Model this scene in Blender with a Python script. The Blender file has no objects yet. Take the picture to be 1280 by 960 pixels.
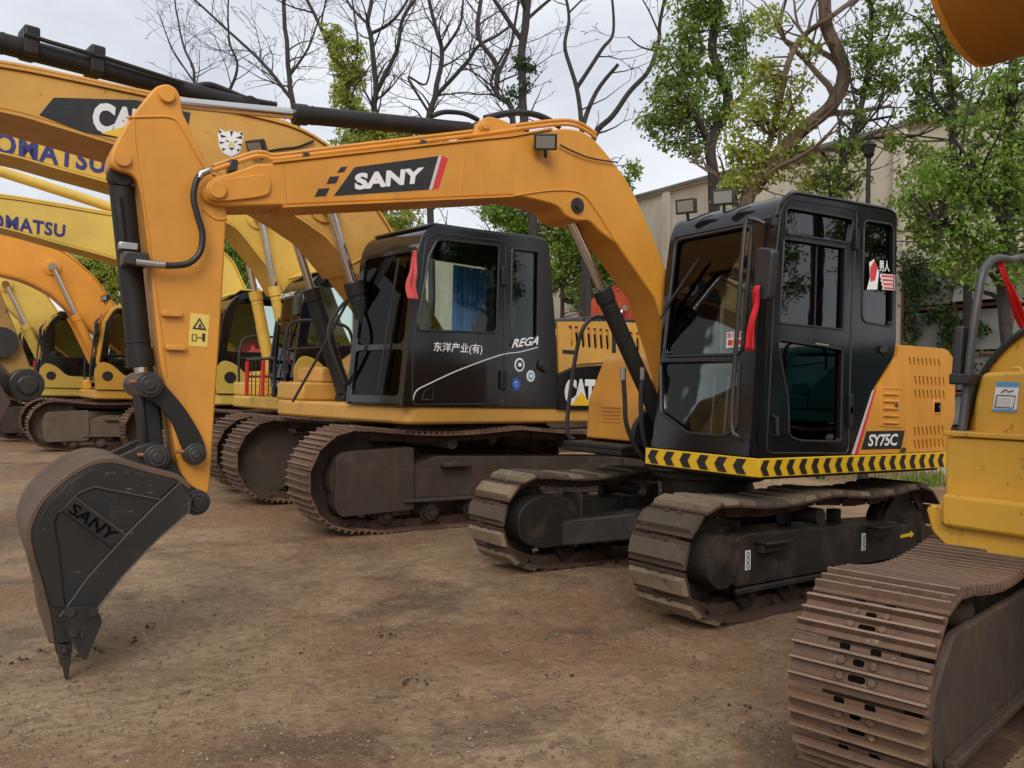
import bpy, bmesh, math, random
import numpy as np
from mathutils import Vector, Matrix, noise as mnoise
from mathutils.geometry import delaunay_2d_cdt
random.seed(7)
RNG = np.random.default_rng(7)
S = bpy.context.scene
COL = S.collection
rad = math.radians

# ------------------------------------------------------------------ camera, sky, sun, exposure
CAM_POS = np.array([4.831, 4.59, 1.355]); YAW, PITCH, ROLL, FPX = .58, .0102, .0230, 1047.7
FW = np.array([-math.sin(YAW)*math.cos(PITCH), -math.cos(YAW)*math.cos(PITCH), math.sin(PITCH)])
_r = np.cross(FW, [0, 0, 1]); _r /= np.linalg.norm(_r); _u = np.cross(_r, FW)
RT = _r*math.cos(ROLL) + _u*math.sin(ROLL); UP = -_r*math.sin(ROLL) + _u*math.cos(ROLL)
cd = bpy.data.cameras.new('camera'); cd.sensor_width = 36; cd.lens = FPX*36/1280; cd.clip_end = 2000; cd.clip_start = .05
cam = bpy.data.objects.new('camera', cd); COL.objects.link(cam)
cam.matrix_world = Matrix(((RT[0], UP[0], -FW[0], CAM_POS[0]), (RT[1], UP[1], -FW[1], CAM_POS[1]), (RT[2], UP[2], -FW[2], CAM_POS[2]), (0, 0, 0, 1)))
S.camera = cam

SUN_EL, SUN_AZ = rad(37), rad(55)      # azimuth of the sun measured from +X towards +Y
w = bpy.data.worlds.new('World'); S.world = w; w.use_nodes = True
nt = w.node_tree; nt.nodes.clear()
sky = nt.nodes.new('ShaderNodeTexSky'); sky.sky_type = 'NISHITA'; sky.sun_disc = False
sky.sun_elevation = SUN_EL; sky.sun_rotation = math.pi/2 - SUN_AZ; sky.dust_density = 4; sky.ozone_density = 1
tc = nt.nodes.new('ShaderNodeTexCoord')
mp = nt.nodes.new('ShaderNodeMapping'); mp.inputs['Scale'].default_value = (1, 1, 2.2)
ns = nt.nodes.new('ShaderNodeTexNoise'); ns.inputs['Scale'].default_value = 3.0; ns.inputs['Detail'].default_value = 7; ns.inputs['Roughness'].default_value = .55
rp = nt.nodes.new('ShaderNodeValToRGB')
rp.color_ramp.elements[0].position = .32; rp.color_ramp.elements[0].color = (4.7, 4.95, 5.5, 1)
rp.color_ramp.elements[1].position = .68; rp.color_ramp.elements[1].color = (6.9, 7.0, 7.25, 1)
mx = nt.nodes.new('ShaderNodeMixRGB'); mx.inputs[0].default_value = .93
bg = nt.nodes.new('ShaderNodeBackground'); bg.inputs['Strength'].default_value = .1
ow = nt.nodes.new('ShaderNodeOutputWorld')
L = nt.links.new
L(tc.outputs['Generated'], mp.inputs['Vector']); L(mp.outputs[0], ns.inputs['Vector']); L(ns.outputs[0], rp.inputs[0])
L(sky.outputs[0], mx.inputs[1]); L(rp.outputs[0], mx.inputs[2]); L(mx.outputs[0], bg.inputs[0]); L(bg.outputs[0], ow.inputs[0])
sd = bpy.data.lights.new('sun', 'SUN'); sd.energy = 1.5; sd.angle = rad(35); sd.color = (1, .97, .92)
sun = bpy.data.objects.new('sun', sd); COL.objects.link(sun)
sun.rotation_euler = Vector((math.cos(SUN_EL)*math.cos(SUN_AZ), math.cos(SUN_EL)*math.sin(SUN_AZ), math.sin(SUN_EL))).to_track_quat('Z', 'Y').to_euler()
S.view_settings.view_transform = 'Standard'; S.view_settings.look = 'None'; S.view_settings.gamma = 1; S.view_settings.exposure = .56
S.view_settings.use_curve_mapping = False

# ------------------------------------------------------------------ photo pixel -> place
def ray(px, py): return FW + RT*(px-640)/FPX + UP*(480-py)/FPX
def on_ground(px, py, z=0.): d = ray(px, py); return CAM_POS + d*((z-CAM_POS[2])/d[2])
def at_depth(px, py, dep): return Vector(CAM_POS + ray(px, py)*dep)
class Frame:
    def __init__(s, ox, oy, yaw=0.):
        s.o = np.array([ox, oy, 0.]); s.a = yaw; c, q = math.cos(yaw), math.sin(yaw)
        s.R = np.array([[c, -q, 0], [q, c, 0], [0, 0, 1.]])
    def loc(s, p): return s.R.T @ (np.array(p)-s.o)
    def hit(s, px, py, p0, n):
        p0 = s.R @ np.array(p0, float) + s.o; n = s.R @ np.array(n, float); d = ray(px, py)
        return s.loc(CAM_POS + d*(((p0-CAM_POS) @ n)/(d @ n)))
    def s(s, y, pts):            # pixels -> (x, z) on the upright plane local y = const
        return [tuple(s.hit(a, b, (0, y, 0), (0, 1, 0))[[0, 2]]) for a, b in pts]
    def p(s, y, px, py): return Vector(s.hit(px, py, (0, y, 0), (0, 1, 0)))
    def px(s, x, px, py): return Vector(s.hit(px, py, (x, 0, 0), (1, 0, 0)))

# ------------------------------------------------------------------ materials
MATS = {}
def newmat(name):
    m = bpy.data.materials.new(name); m.use_nodes = True
    n = m.node_tree.nodes; b = n['Principled BSDF']; return m, n, m.node_tree.links.new, b
RNDOBJ = [False]     # when set, the pattern differs from one object to the next
def noise_node(n, l, scale, detail=5, rough=.6, vec=None, mapscale=None):
    t = n.new('ShaderNodeTexNoise'); t.inputs['Scale'].default_value = scale; t.inputs['Detail'].default_value = detail; t.inputs['Roughness'].default_value = rough
    c = n.new('ShaderNodeTexCoord'); v = c.outputs['Object']
    if mapscale:
        mpn = n.new('ShaderNodeMapping'); mpn.inputs['Scale'].default_value = mapscale; l(v, mpn.inputs['Vector']); v = mpn.outputs[0]
    if RNDOBJ[0]:
        oi = n.new('ShaderNodeObjectInfo'); va = n.new('ShaderNodeVectorMath'); va.operation = 'MULTIPLY_ADD'; va.inputs[1].default_value = (37, 19, 53); l(oi.outputs['Random'], va.inputs[0]); l(v, va.inputs[2]); v = va.outputs[0]
    l(v, t.inputs['Vector']); return t.outputs[0]
def ramp(n, l, src, a, b, ca=(0, 0, 0, 1), cb=(1, 1, 1, 1)):
    r = n.new('ShaderNodeValToRGB'); e = r.color_ramp.elements
    e[0].position, e[1].position, e[0].color, e[1].color = a, b, ca, cb
    l(src, r.inputs[0]); return r.outputs[0]
def mixc(n, l, f, a, b):
    m = n.new('ShaderNodeMixRGB')
    for i, v in enumerate((f, a, b)):
        if hasattr(v, 'is_output'): l(v, m.inputs[i])
        elif i == 0: m.inputs[0].default_value = v
        else: m.inputs[i].default_value = (*v[:3], 1)
    return m.outputs[0]
def mul(n, l, a, k):
    m = n.new('ShaderNodeMath'); m.operation = 'MULTIPLY'; l(a, m.inputs[0]); m.inputs[1].default_value = k; return m.outputs[0]
def bump(n, l, b, src, strength, dist=.01):
    k = n.new('ShaderNodeBump'); k.inputs['Strength'].default_value = strength; k.inputs['Distance'].default_value = dist
    l(src, k.inputs['Height']); l(k.outputs[0], b.inputs['Normal'])
def paint(name, col, rough=.38, dirt=.25, dcol=(.10, .065, .04), chips=0., coat=.0, metal=0., dscale=5., streak=.35, bmp=.06, scr=None, spec=None, rnd=None):
    m, n, l, b = newmat(name); RNDOBJ[0] = rnd is not None
    c = mixc(n, l, ramp(n, l, noise_node(n, l, 1.3, 4), .35, .7), tuple(v*.86 for v in col), tuple(min(1, v*1.08) for v in col))
    if rnd:
        oi = n.new('ShaderNodeObjectInfo'); c = mixc(n, l, ramp(n, l, oi.outputs['Random'], .25, .85), c, rnd)
    st = ramp(n, l, noise_node(n, l, 5, 6, .6, mapscale=(2.2, 2.2, .22)), .55, .8)
    c = mixc(n, l, mul(n, l, st, dirt*streak*1.6), c, dcol)
    d = ramp(n, l, noise_node(n, l, dscale, 9, .68), .52, .78)
    c = mixc(n, l, mul(n, l, d, dirt), c, dcol)
    if chips:
        ch = ramp(n, l, noise_node(n, l, 11, 10, .75), .60, .635)
        c = mixc(n, l, mul(n, l, ch, chips), c, (.07, .032, .018))
    if scr:
        sc = ramp(n, l, noise_node(n, l, 9, 8, .7, mapscale=(1, 1, 3.5)), .635, .665); c = mixc(n, l, mul(n, l, sc, .75), c, scr)
        sc = ramp(n, l, noise_node(n, l, 3.5, 9, .75, mapscale=(4, 1, .7)), .66, .69); c = mixc(n, l, mul(n, l, sc, .6), c, scr)
    l(c, b.inputs['Base Color'])
    r = ramp(n, l, noise_node(n, l, 7, 6), .3, .75, (rough*.8,)*3+(1,), (min(1, rough*1.45),)*3+(1,)); l(r, b.inputs['Roughness'])
    if spec is not None: b.inputs['Specular IOR Level'].default_value = spec
    b.inputs['Metallic'].default_value = metal; b.inputs['Coat Weight'].default_value = coat; b.inputs['Coat Roughness'].default_value = .15
    if bmp: bump(n, l, b, noise_node(n, l, 26, 6), bmp, .006)
    RNDOBJ[0] = False; MATS[name] = m; return m
def plain(name, col, rough=.5, metal=0.):
    m, n, l, b = newmat(name); b.inputs['Base Color'].default_value = (*col, 1); b.inputs['Roughness'].default_value = rough; b.inputs['Metallic'].default_value = metal
    MATS[name] = m; return m
def glassmat(name, tint, refl=1.0, ior=1.5):
    m, n, l, b = newmat(name); n.remove(b)
    out = n['Material Output']; t = n.new('ShaderNodeBsdfTransparent'); t.inputs[0].default_value = (*tint, 1)
    g = n.new('ShaderNodeBsdfGlossy'); g.inputs['Roughness'].default_value = .015; g.inputs['Color'].default_value = (refl, refl, refl, 1)
    f = n.new('ShaderNodeFresnel'); f.inputs['IOR'].default_value = ior
    bp = n.new('ShaderNodeBump'); bp.inputs['Strength'].default_value = .05; bp.inputs['Distance'].default_value = .02
    l(noise_node(n, l, 2.2, 2), bp.inputs['Height']); l(bp.outputs[0], g.inputs['Normal']); l(bp.outputs[0], f.inputs['Normal'])
    x = n.new('ShaderNodeMixShader'); l(f.outputs[0], x.inputs[0]); l(t.outputs[0], x.inputs[1]); l(g.outputs[0], x.inputs[2]); l(x.outputs[0], out.inputs[0])
    MATS[name] = m; return m

ORANGE = paint('orange_paint', (.66, .285, .036), .36, .22, (.24, .12, .045), streak=.9, dscale=3, bmp=.1)
ORANGE_D = paint('deep_orange_paint', (.72, .29, .03), .4, .16)
OCHRE = paint('ochre_paint', (.60, .315, .065), .42, .22, (.22, .12, .05), chips=.35)
YELLOW = paint('yellow_paint', (.68, .42, .065), .42, .24, (.25, .15, .06), chips=.3)
YELLOW2 = paint('worn_yellow_paint', (.66, .36, .035), .45, .28, (.20, .11, .05), chips=.75)
LEMON = paint('pale_yellow_paint', (.68, .47, .09), .45, .2, (.25, .16, .07))
REDP = paint('red_paint', (.50, .07, .03), .45, .25)
TEALP = paint('teal_paint', (.01, .16, .16), .4, .2)
BLACKP = paint('black_paint', (.009, .009, .010), .10, .10, (.05, .042, .034), bmp=.004, spec=.5)
BLACKM = paint('matt_black_paint', (.018, .017, .016), .48, .35, (.07, .052, .038), spec=.3)
BUCKET = paint('bucket_black_steel', (.022, .021, .020), .42, .55, (.075, .058, .042), chips=.0, dscale=4, bmp=.14, scr=(.17, .13, .09), spec=.3)
BUCKETW = paint('worn_bucket_steel', (.105, .064, .038), .5, .95, (.022, .018, .016), dscale=3, bmp=.2, scr=(.045, .035, .028))
UNDER = paint('undercarriage_black', (.02, .018, .016), .5, .85, (.10, .068, .045), dscale=3.5, bmp=.15, spec=.3)
UNDERB = paint('muddy_brown_steel', (.060, .043, .034), .7, .75, (.135, .09, .058), dscale=4, bmp=.3, spec=.3)
UNDERT = paint('dried_mud_steel', (.17, .13, .09), .85, .8, (.075, .05, .035), dscale=6, bmp=.3)
RUST = paint('rusty_track_steel', (.19, .108, .072), .62, .85, (.07, .038, .025), dscale=6, bmp=.5, streak=.2, scr=(.30, .22, .16), spec=.3, rnd=(.105, .058, .04))
RUSTN = paint('brown_track_steel', (.150, .086, .052), .55, .95, (.06, .035, .024), dscale=8, bmp=.8, chips=.6, streak=.3, scr=(.30, .22, .16), spec=.35, rnd=(.10, .06, .042))
CHAIN = paint('track_chain_steel', (.075, .045, .032), .6, .7, (.03, .022, .018), dscale=12, bmp=.4, spec=.3)
PAD = paint('worn_track_pad', (.22, .165, .105), .75, 1., (.035, .029, .023), dscale=6, bmp=.8, scr=(.40, .33, .22), spec=.3, rnd=(.075, .06, .045))
PADD = paint('dark_track_pad', (.075, .06, .045), .6, .8, (.20, .155, .09), dscale=5, bmp=.6, scr=(.28, .22, .14), spec=.3)
RIDGE = paint('polished_grouser_steel', (.25, .17, .115), .45, .9, (.10, .058, .036), dscale=12, bmp=.4, spec=.4, rnd=(.20, .135, .095))
EDGE = paint('worn_bare_edge', (.085, .070, .055), .45, 1., (.025, .022, .02), dscale=12, bmp=.3)
CHROME = plain('chrome_rod', (.62, .6, .58), .16, 1.)
STEEL = plain('galvanised_fitting', (.42, .41, .40), .35, 1.)
PIN = paint('pin_steel', (.028, .026, .025), .35, .5, (.10, .08, .06), dscale=20)
RUBBER = paint('hose_rubber', (.014, .014, .015), .5, .3, (.06, .05, .04), dscale=14)
PLASTIC = plain('dark_plastic', (.02, .02, .021), .42)
SEATM = plain('seat_fabric', (.06, .06, .065), .85)
LAMPG = plain('lamp_lens', (.20, .19, .165), .1)
WHITE = paint('white_print', (.80, .80, .79), .4, .12, (.3, .27, .24), dscale=16, bmp=0)
BLACKD = paint('black_decal', (.020, .019, .019), .3, .25, (.10, .08, .06), dscale=12, bmp=0)
REDD = plain('red_decal', (.62, .035, .04), .4)
GREYD = plain('grey_decal', (.55, .53, .53), .4)
BLUED = paint('dark_blue_print', (.025, .028, .17), .4, .25, (.25, .2, .12), dscale=15, bmp=0)
SKYB = plain('light_blue_print', (.08, .30, .55), .4)
MIDB = plain('blue_print', (.03, .10, .42), .4)
YELD = plain('yellow_print', (.78, .47, .02), .35)
PALEY = plain('pale_yellow_sticker', (.74, .55, .12), .4)
REDCLOTH = plain('red_cloth', (.62, .012, .018), .75)
PINKCLOTH = plain('faded_red_cloth', (.55, .075, .075), .8)
GREENCL = plain('green_cloth', (.02, .22, .16), .8)
BLUECL = plain('blue_curtain', (.08, .33, .82), .8)
DARK = plain('dark_opening', (.006, .005, .005), 1.); DARK.node_tree.nodes['Principled BSDF'].inputs['Specular IOR Level'].default_value = 0
GLASS = glassmat('tinted_glass', (.68, .73, .70), .8, 1.42)
GLASSD = glassmat('dark_tinted_glass', (.22, .24, .25), 1., 1.7)
GLASSC = glassmat('clear_glass', (.88, .93, .90), .6, 1.33)

# ------------------------------------------------------------------ mesh builder
def V(*a): return Vector(a)
def fillet(pts, r, seg=5):
    out = []; n = len(pts); rr = r if isinstance(r, (list, tuple)) else [r]*n
    for i in range(n):
        p0, p1, p2 = Vector(pts[i-1]), Vector(pts[i]), Vector(pts[(i+1) % n]); R = rr[i]
        if R <= 0: out.append(tuple(p1)); continue
        a, b = p0-p1, p2-p1; la, lb = a.length, b.length
        if la < 1e-6 or lb < 1e-6: out.append(tuple(p1)); continue
        d = min(R, la*.48, lb*.48); q0 = p1+a/la*d; q2 = p1+b/lb*d
        for k in range(seg+1):
            t = k/seg; out.append(tuple(q0*(1-t)**2 + p1*2*t*(1-t) + q2*t*t))
    return out
def spline(pts, n=6, closed=False):
    P = [Vector(p) for p in pts]; out = []; m = len(P)
    for i in range(m if closed else m-1):
        g = (lambda k: P[k % m]) if closed else (lambda k: P[max(0, min(m-1, k))])
        a, b, c, d = g(i-1), g(i), g(i+1), g(i+2)
        for k in range(n):
            t = k/n; out.append(.5*((2*b)+(c-a)*t+(2*a-5*b+4*c-d)*t*t+(3*b-a-3*c+d)*t**3))
    if not closed: out.append(P[-1])
    return [tuple(v) for v in out]
def circ(cx, cy, r, n=16, a0=0.): return [(cx+r*math.cos(a0+2*math.pi*i/n), cy+r*math.sin(a0+2*math.pi*i/n)) for i in range(n)]
def rrect(x0, x1, z0, z1, r=.03, seg=4): return fillet([(x0, z0), (x1, z0), (x1, z1), (x0, z1)], r, seg)
class MB:
    def __init__(s): s.v = []; s.f = []; s.m = []; s.mi = 0
    def use(s, i): s.mi = i; return s
    def add(s, vs, fs):
        o = len(s.v); s.v += [tuple(v) for v in vs]; s.f += [tuple(o+i for i in f) for f in fs]; s.m += [s.mi]*len(fs); return s
    def box(s, x0, x1, y0, y1, z0, z1):
        return s.add([(x, y, z) for x in (x0, x1) for y in (y0, y1) for z in (z0, z1)], [(0, 1, 3, 2), (4, 6, 7, 5), (0, 4, 5, 1), (2, 3, 7, 6), (0, 2, 6, 4), (1, 5, 7, 3)])
    def prism(s, pts, fn, a, b, holes=()):
        n = len(pts)
        def ring(P, t): return [fn(p, t) for p in P]
        if not holes:
            s.add(ring(pts, a)+ring(pts, b), [tuple(range(n)), tuple(range(2*n-1, n-1, -1))]+[(i, (i+1) % n, n+(i+1) % n, n+i) for i in range(n)])
        else:
            loops = [list(pts)]+[list(h) for h in holes]; allp = [Vector((p[0], p[1])) for q in loops for p in q]; ed = []; o = 0
            for q in loops: k = len(q); ed += [(o+i, o+(i+1) % k) for i in range(k)]; o += k
            vv, _, tris, *_r2 = delaunay_2d_cdt(allp, ed, [], 0, 1e-6)
            def inside(c, q):
                r = False; n_ = len(q)
                for i in range(n_):
                    a_, b_ = q[i], q[i-1]
                    if (a_[1] > c[1]) != (b_[1] > c[1]) and c[0] < (b_[0]-a_[0])*(c[1]-a_[1])/(b_[1]-a_[1])+a_[0]: r = not r
                return r
            tris = [t for t in tris for c in [(vv[t[0]]+vv[t[1]]+vv[t[2]])/3] if inside(c, loops[0]) and not any(inside(c, h) for h in loops[1:])]
            N = len(vv); fs = [tuple(t) for t in tris]+[tuple(N+i for i in t[::-1]) for t in tris]; cnt = {}
            for t in tris:
                for a_, b_ in ((t[0], t[1]), (t[1], t[2]), (t[2], t[0])): cnt[(a_, b_)] = cnt.get((a_, b_), 0)+1
            fs += [(b_, a_, N+a_, N+b_) for a_, b_ in cnt if (b_, a_) not in cnt]
            s.add(ring(vv, a)+ring(vv, b), fs)
        return s
    def py(s, pts, y0, y1, holes=()): return s.prism(pts, lambda p, t: (p[0], t, p[1]), y0, y1, holes)     # pts (x, z)
    def pxx(s, pts, x0, x1, holes=()): return s.prism(pts, lambda p, t: (t, p[0], p[1]), x0, x1, holes)    # pts (y, z)
    def pz(s, pts, z0, z1, holes=()): return s.prism(pts, lambda p, t: (p[0], p[1], t), z0, z1, holes)
    def cyl(s, p0, p1, r0, r1=None, n=20):
        p0, p1 = Vector(p0), Vector(p1); r1 = r0 if r1 is None else r1; d = (p1-p0).normalized(); a = d.orthogonal().normalized(); b = d.cross(a)
        A = [(a*math.cos(2*math.pi*i/n)+b*math.sin(2*math.pi*i/n)) for i in range(n)]
        return s.add([p0+q*r0 for q in A]+[p1+q*r1 for q in A], [tuple(range(n-1, -1, -1)), tuple(range(n, 2*n))]+[(i, (i+1) % n, n+(i+1) % n, n+i) for i in range(n)])
    def tube(s, pts, r, n=8, cap=True):
        P = [Vector(p) for p in pts]; m = len(P); rr = r if isinstance(r, (list, tuple)) else [r]*m; vs = []; a = None
        for i in range(m):
            d = (P[min(i+1, m-1)]-P[max(i-1, 0)]); d = d.normalized() if d.length > 1e-9 else Vector((0, 0, 1))
            a = d.orthogonal() if a is None else a-d*a.dot(d)
            if a.length < 1e-6: a = d.orthogonal()
            a = a.normalized(); b = d.cross(a)
            vs += [P[i]+(a*math.cos(2*math.pi*k/n)+b*math.sin(2*math.pi*k/n))*rr[i] for k in range(n)]
        fs = [(i*n+k, i*n+(k+1) % n, (i+1)*n+(k+1) % n, (i+1)*n+k) for i in range(m-1) for k in range(n)]
        if cap: fs += [tuple(range(n-1, -1, -1)), tuple(range((m-1)*n, m*n))]
        return s.add(vs, fs)
    def strip(s, pts, y0, y1, t):       # sheet along an (x, z) polyline, thickness t to its left-hand side
        P = [Vector(p) for p in pts]; m = len(P); off = []
        for i in range(m):
            d = (P[min(i+1, m-1)]-P[max(i-1, 0)]).normalized(); off.append(P[i]+Vector((-d.y, d.x))*t)
        return s.py([tuple(p) for p in P]+[tuple(p) for p in off[::-1]], y0, y1)
    def mesh(s, name, mats, smooth=True, ang=34):
        me = bpy.data.meshes.new(name); me.from_pydata(s.v, [], s.f)
        bm = bmesh.new(); bm.from_mesh(me); bmesh.ops.recalc_face_normals(bm, faces=bm.faces); bm.to_mesh(me); bm.free()
        for q in (mats if isinstance(mats, (list, tuple)) else [mats]): me.materials.append(q)
        if any(s.m): me.polygons.foreach_set('material_index', s.m)
        if smooth: me.shade_smooth(); me.set_sharp_from_angle(angle=rad(ang))
        return me
    def build(s, name, mats, parent=None, bevel=0., smooth=True, seg=2):
        return link(name, s.mesh(name, mats, smooth), parent, bevel, seg)
def link(name, me, parent=None, bevel=0., seg=2):
    o = bpy.data.objects.new(name, me); COL.objects.link(o)
    if parent is not None: o.parent = parent
    if bevel:
        b = o.modifiers.new('bevel', 'BEVEL'); b.width = bevel; b.segments = seg; b.limit_method = 'ANGLE'; b.angle_limit = rad(40); b.harden_normals = False
    return o
def thing(name, label, cat, loc=(0, 0, 0), rz=0., group=None, kind=None):
    o = bpy.data.objects.new(name, None); COL.objects.link(o); o.location = loc; o.rotation_euler = (0, 0, rz); o.empty_display_size = .2
    return tag(o, label, cat, group)
def tag(o, label, cat, group=None):
    o['label'] = label; o['category'] = cat
    if group: o['group'] = group
    return o
def struct(o): o['kind'] = 'structure'; return o
# lettering: font outlines turned into a flat mesh and laid on four corners (bottom-left, bottom-right, top-right, top-left)
_txt = {}
def text2d(body, bold=0., shear=0., spacing=1.):
    key = (body, bold, shear, spacing)
    if key not in _txt:
        c = bpy.data.curves.new('t', 'FONT'); c.body = body; c.offset = bold; c.shear = shear; c.space_character = spacing; c.resolution_u = 3
        o = bpy.data.objects.new('t', c); COL.objects.link(o); bpy.context.view_layer.update()
        me = o.evaluated_get(bpy.context.evaluated_depsgraph_get()).to_mesh()
        vs = np.array([v.co[:2] for v in me.vertices]); fs = [tuple(p.vertices) for p in me.polygons]
        bpy.data.objects.remove(o); bpy.data.curves.remove(c)
        mn, mxx = vs.min(0), vs.max(0); _txt[key] = ((vs-mn)/(mxx-mn), fs)
    return _txt[key]
def lettering(body, corners, mat, parent, bold=0., shear=0., spacing=1., off=.003, name='lettering'):
    q = [Vector(c) for c in corners]; n = (q[1]-q[0]).cross(q[3]-q[0]).normalized()
    vs, fs = text2d(body, bold, shear, spacing); m = MB()
    m.add([(q[0]*(1-u)+q[1]*u)*(1-t)+(q[3]*(1-u)+q[2]*u)*t+n*off for u, t in vs], fs)
    me = bpy.data.meshes.new(name); me.from_pydata(m.v, [], m.f); me.materials.append(mat)
    return link(name, me, parent)
def corners(fr, y, pts): return [fr.p(y, *p) for p in pts]
def decal(pts3, mat, parent, name='decal', off=.002, thick=.0012):
    q = [Vector(p) for p in pts3]; n = (q[1]-q[0]).cross(q[-1]-q[0]).normalized(); k = len(q)
    m = MB(); m.add([p+n*off for p in q]+[p+n*(off-thick) for p in q], [tuple(range(k)), tuple(range(2*k-1, k-1, -1))]+[(i, (i+1) % k, k+(i+1) % k, k+i) for i in range(k)])
    return m.build(name, mat, parent, smooth=False)

# ------------------------------------------------------------------ ground
def ground():
    def axis(c, near, far, fine):
        a = list(np.arange(-near, near+1e-6, fine)); st = fine; x = near; b = []
        while x < far: st *= 1.22; x += st; b.append(x)
        return np.array([-q for q in b[::-1]]+a+b)+c
    X = axis(2.2, 4.6, 900, .045); Yy = axis(1.4, 5.2, 900, .045); nx, ny = len(X), len(Yy)
    co = []
    for y in Yy:
        for x in X:
            d = math.hypot(x-2, y-1); k = 1/(1+(d/9)**2)
            z = (mnoise.noise((x*.55, y*.55, 3))*.018 + mnoise.noise((x*2.1, y*2.1, 7))*.012 + mnoise.noise((x*6, y*6, 1))*.0075 + mnoise.noise((x*13, y*13, 1))*.0045)*k
            # shallow scrape lines left by turning tracks
            r = math.hypot(x+1.0, y-4.2); g = math.sin(r*15+mnoise.noise((x*1.5, y*1.5, 9))*3)
            z += max(0, g-.75)*.014*k*max(0, mnoise.noise((x*.9, y*.9, 5)))
            co.append((x, y, z-.012))
    fs = [(j*nx+i, j*nx+i+1, (j+1)*nx+i+1, (j+1)*nx+i) for j in range(ny-1) for i in range(nx-1)]
    me = bpy.data.meshes.new('ground'); me.from_pydata(co, [], fs); me.shade_smooth()
    m, n, l, b = newmat('damp_dirt')
    big = noise_node(n, l, .38, 6, .6); mid = noise_node(n, l, 1.7, 11, .74); fin = noise_node(n, l, 16, 10, .75); grit = noise_node(n, l, 80, 3, .6)
    c = mixc(n, l, ramp(n, l, big, .42, .58), (0.385, 0.203, 0.092), (0.569, 0.378, 0.222))
    c = mixc(n, l, mul(n, l, ramp(n, l, mid, .47, .56), .55), c, (0.320, 0.185, 0.092))
    wet = ramp(n, l, noise_node(n, l, .62, 10, .7, mapscale=(1, 1.5, 1)), .53, .63)
    c = mixc(n, l, mul(n, l, wet, .72), c, (0.150, 0.088, 0.051))
    sm = ramp(n, l, noise_node(n, l, 3.6, 11, .76, mapscale=(1, 2.4, 1)), .545, .62); c = mixc(n, l, mul(n, l, sm, .62), c, (0.164, 0.093, 0.051))
    lg = ramp(n, l, noise_node(n, l, 5.5, 9, .72, mapscale=(2, .8, 1)), .56, .66); c = mixc(n, l, mul(n, l, lg, .5), c, (0.655, 0.467, 0.297))
    c = mixc(n, l, mul(n, l, ramp(n, l, fin, .48, .60), .55), c, (0.206, 0.120, 0.067))
    c = mixc(n, l, mul(n, l, ramp(n, l, grit, .60, .68), .6), c, (0.688, 0.630, 0.437))
    c = mixc(n, l, mul(n, l, ramp(n, l, noise_node(n, l, 40, 5, .65), .60, .65), .8), c, (0.086, 0.052, 0.034))
    b.inputs['Specular IOR Level'].default_value = .5
    l(c, b.inputs['Base Color'])
    rr = n.new('ShaderNodeMath'); rr.operation = 'SUBTRACT'; rr.inputs[0].default_value = .54; l(mul(n, l, wet, .34), rr.inputs[1]); l(rr.outputs[0], b.inputs['Roughness'])
    ad = n.new('ShaderNodeMath'); ad.operation = 'ADD'; l(fin, ad.inputs[0]); l(mul(n, l, grit, .45), ad.inputs[1])
    ad2 = n.new('ShaderNodeMath'); ad2.operation = 'ADD'; l(ad.outputs[0], ad2.inputs[0]); l(mul(n, l, mid, 2.2), ad2.inputs[1])
    bump(n, l, b, ad2.outputs[0], 1., .045)
    me.materials.append(m)
    struct(link('ground', me))
    # stones and clods pressed into the dirt
    def stones(name, mat, cnt, smin, smax, region):
        mb = MB(); ico = bmesh.new(); bmesh.ops.create_icosphere(ico, subdivisions=1, radius=1); iv = [v.co.copy() for v in ico.verts]; fi = [tuple(v.index for v in f.verts) for f in ico.faces]; ico.free()
        for i in range(cnt):
            x, y = region(i); s = smin+(smax-smin)*random.random()**3; q = [random.uniform(.6, 1.3) for _ in range(3)]
            a = random.random()*6; mb.add([((v.x*q[0]*math.cos(a)-v.y*q[1]*math.sin(a))*s*random.uniform(.8, 1.2)+x, (v.x*q[0]*math.sin(a)+v.y*q[1]*math.cos(a))*s+y, v.z*q[2]*s*.6*random.uniform(.8, 1.2)-.004) for v in iv], fi)
        o = mb.build(name, mat, smooth=False); o['kind'] = 'stuff'
        tag(o, 'small '+('dark mud clods' if 'clod' in name else 'brown stones' if 'brown' in name else 'pale stones')+' scattered over the brown dirt', 'clods' if 'clod' in name else 'gravel')
    def reg(i=0):
        g = on_ground(random.uniform(-40, 1200), 480+random.choice([random.uniform(110, 470), random.uniform(250, 470)])); return g[0], g[1]
    spots = ((25, 822), (50, 814), (42, 830), (68, 812), (165, 800), (205, 778), (485, 792), (700, 840), (845, 943), (190, 780), (120, 812), (300, 800), (520, 850), (930, 880), (820, 700))
    def clump(i):
        if i % 3 == 2: return reg()
        a, b_ = spots[(i*7) % len(spots)]; g = on_ground(a+random.gauss(0, 9), b_+random.gauss(0, 2.5)); return g[0], g[1]
    stones('mud_clods', paint('dark_mud', (.045, .032, .024), .8, .5), 170, .003, .013, clump)
    stones('brown_gravel', paint('brown_stone', (.13, .085, .055), .7, .6), 2600, .002, .009, reg)
    stones('gravel', paint('pale_stone', (.34, .27, .20), .8, .6), 3200, .002, .0075, reg)
ground()

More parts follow.
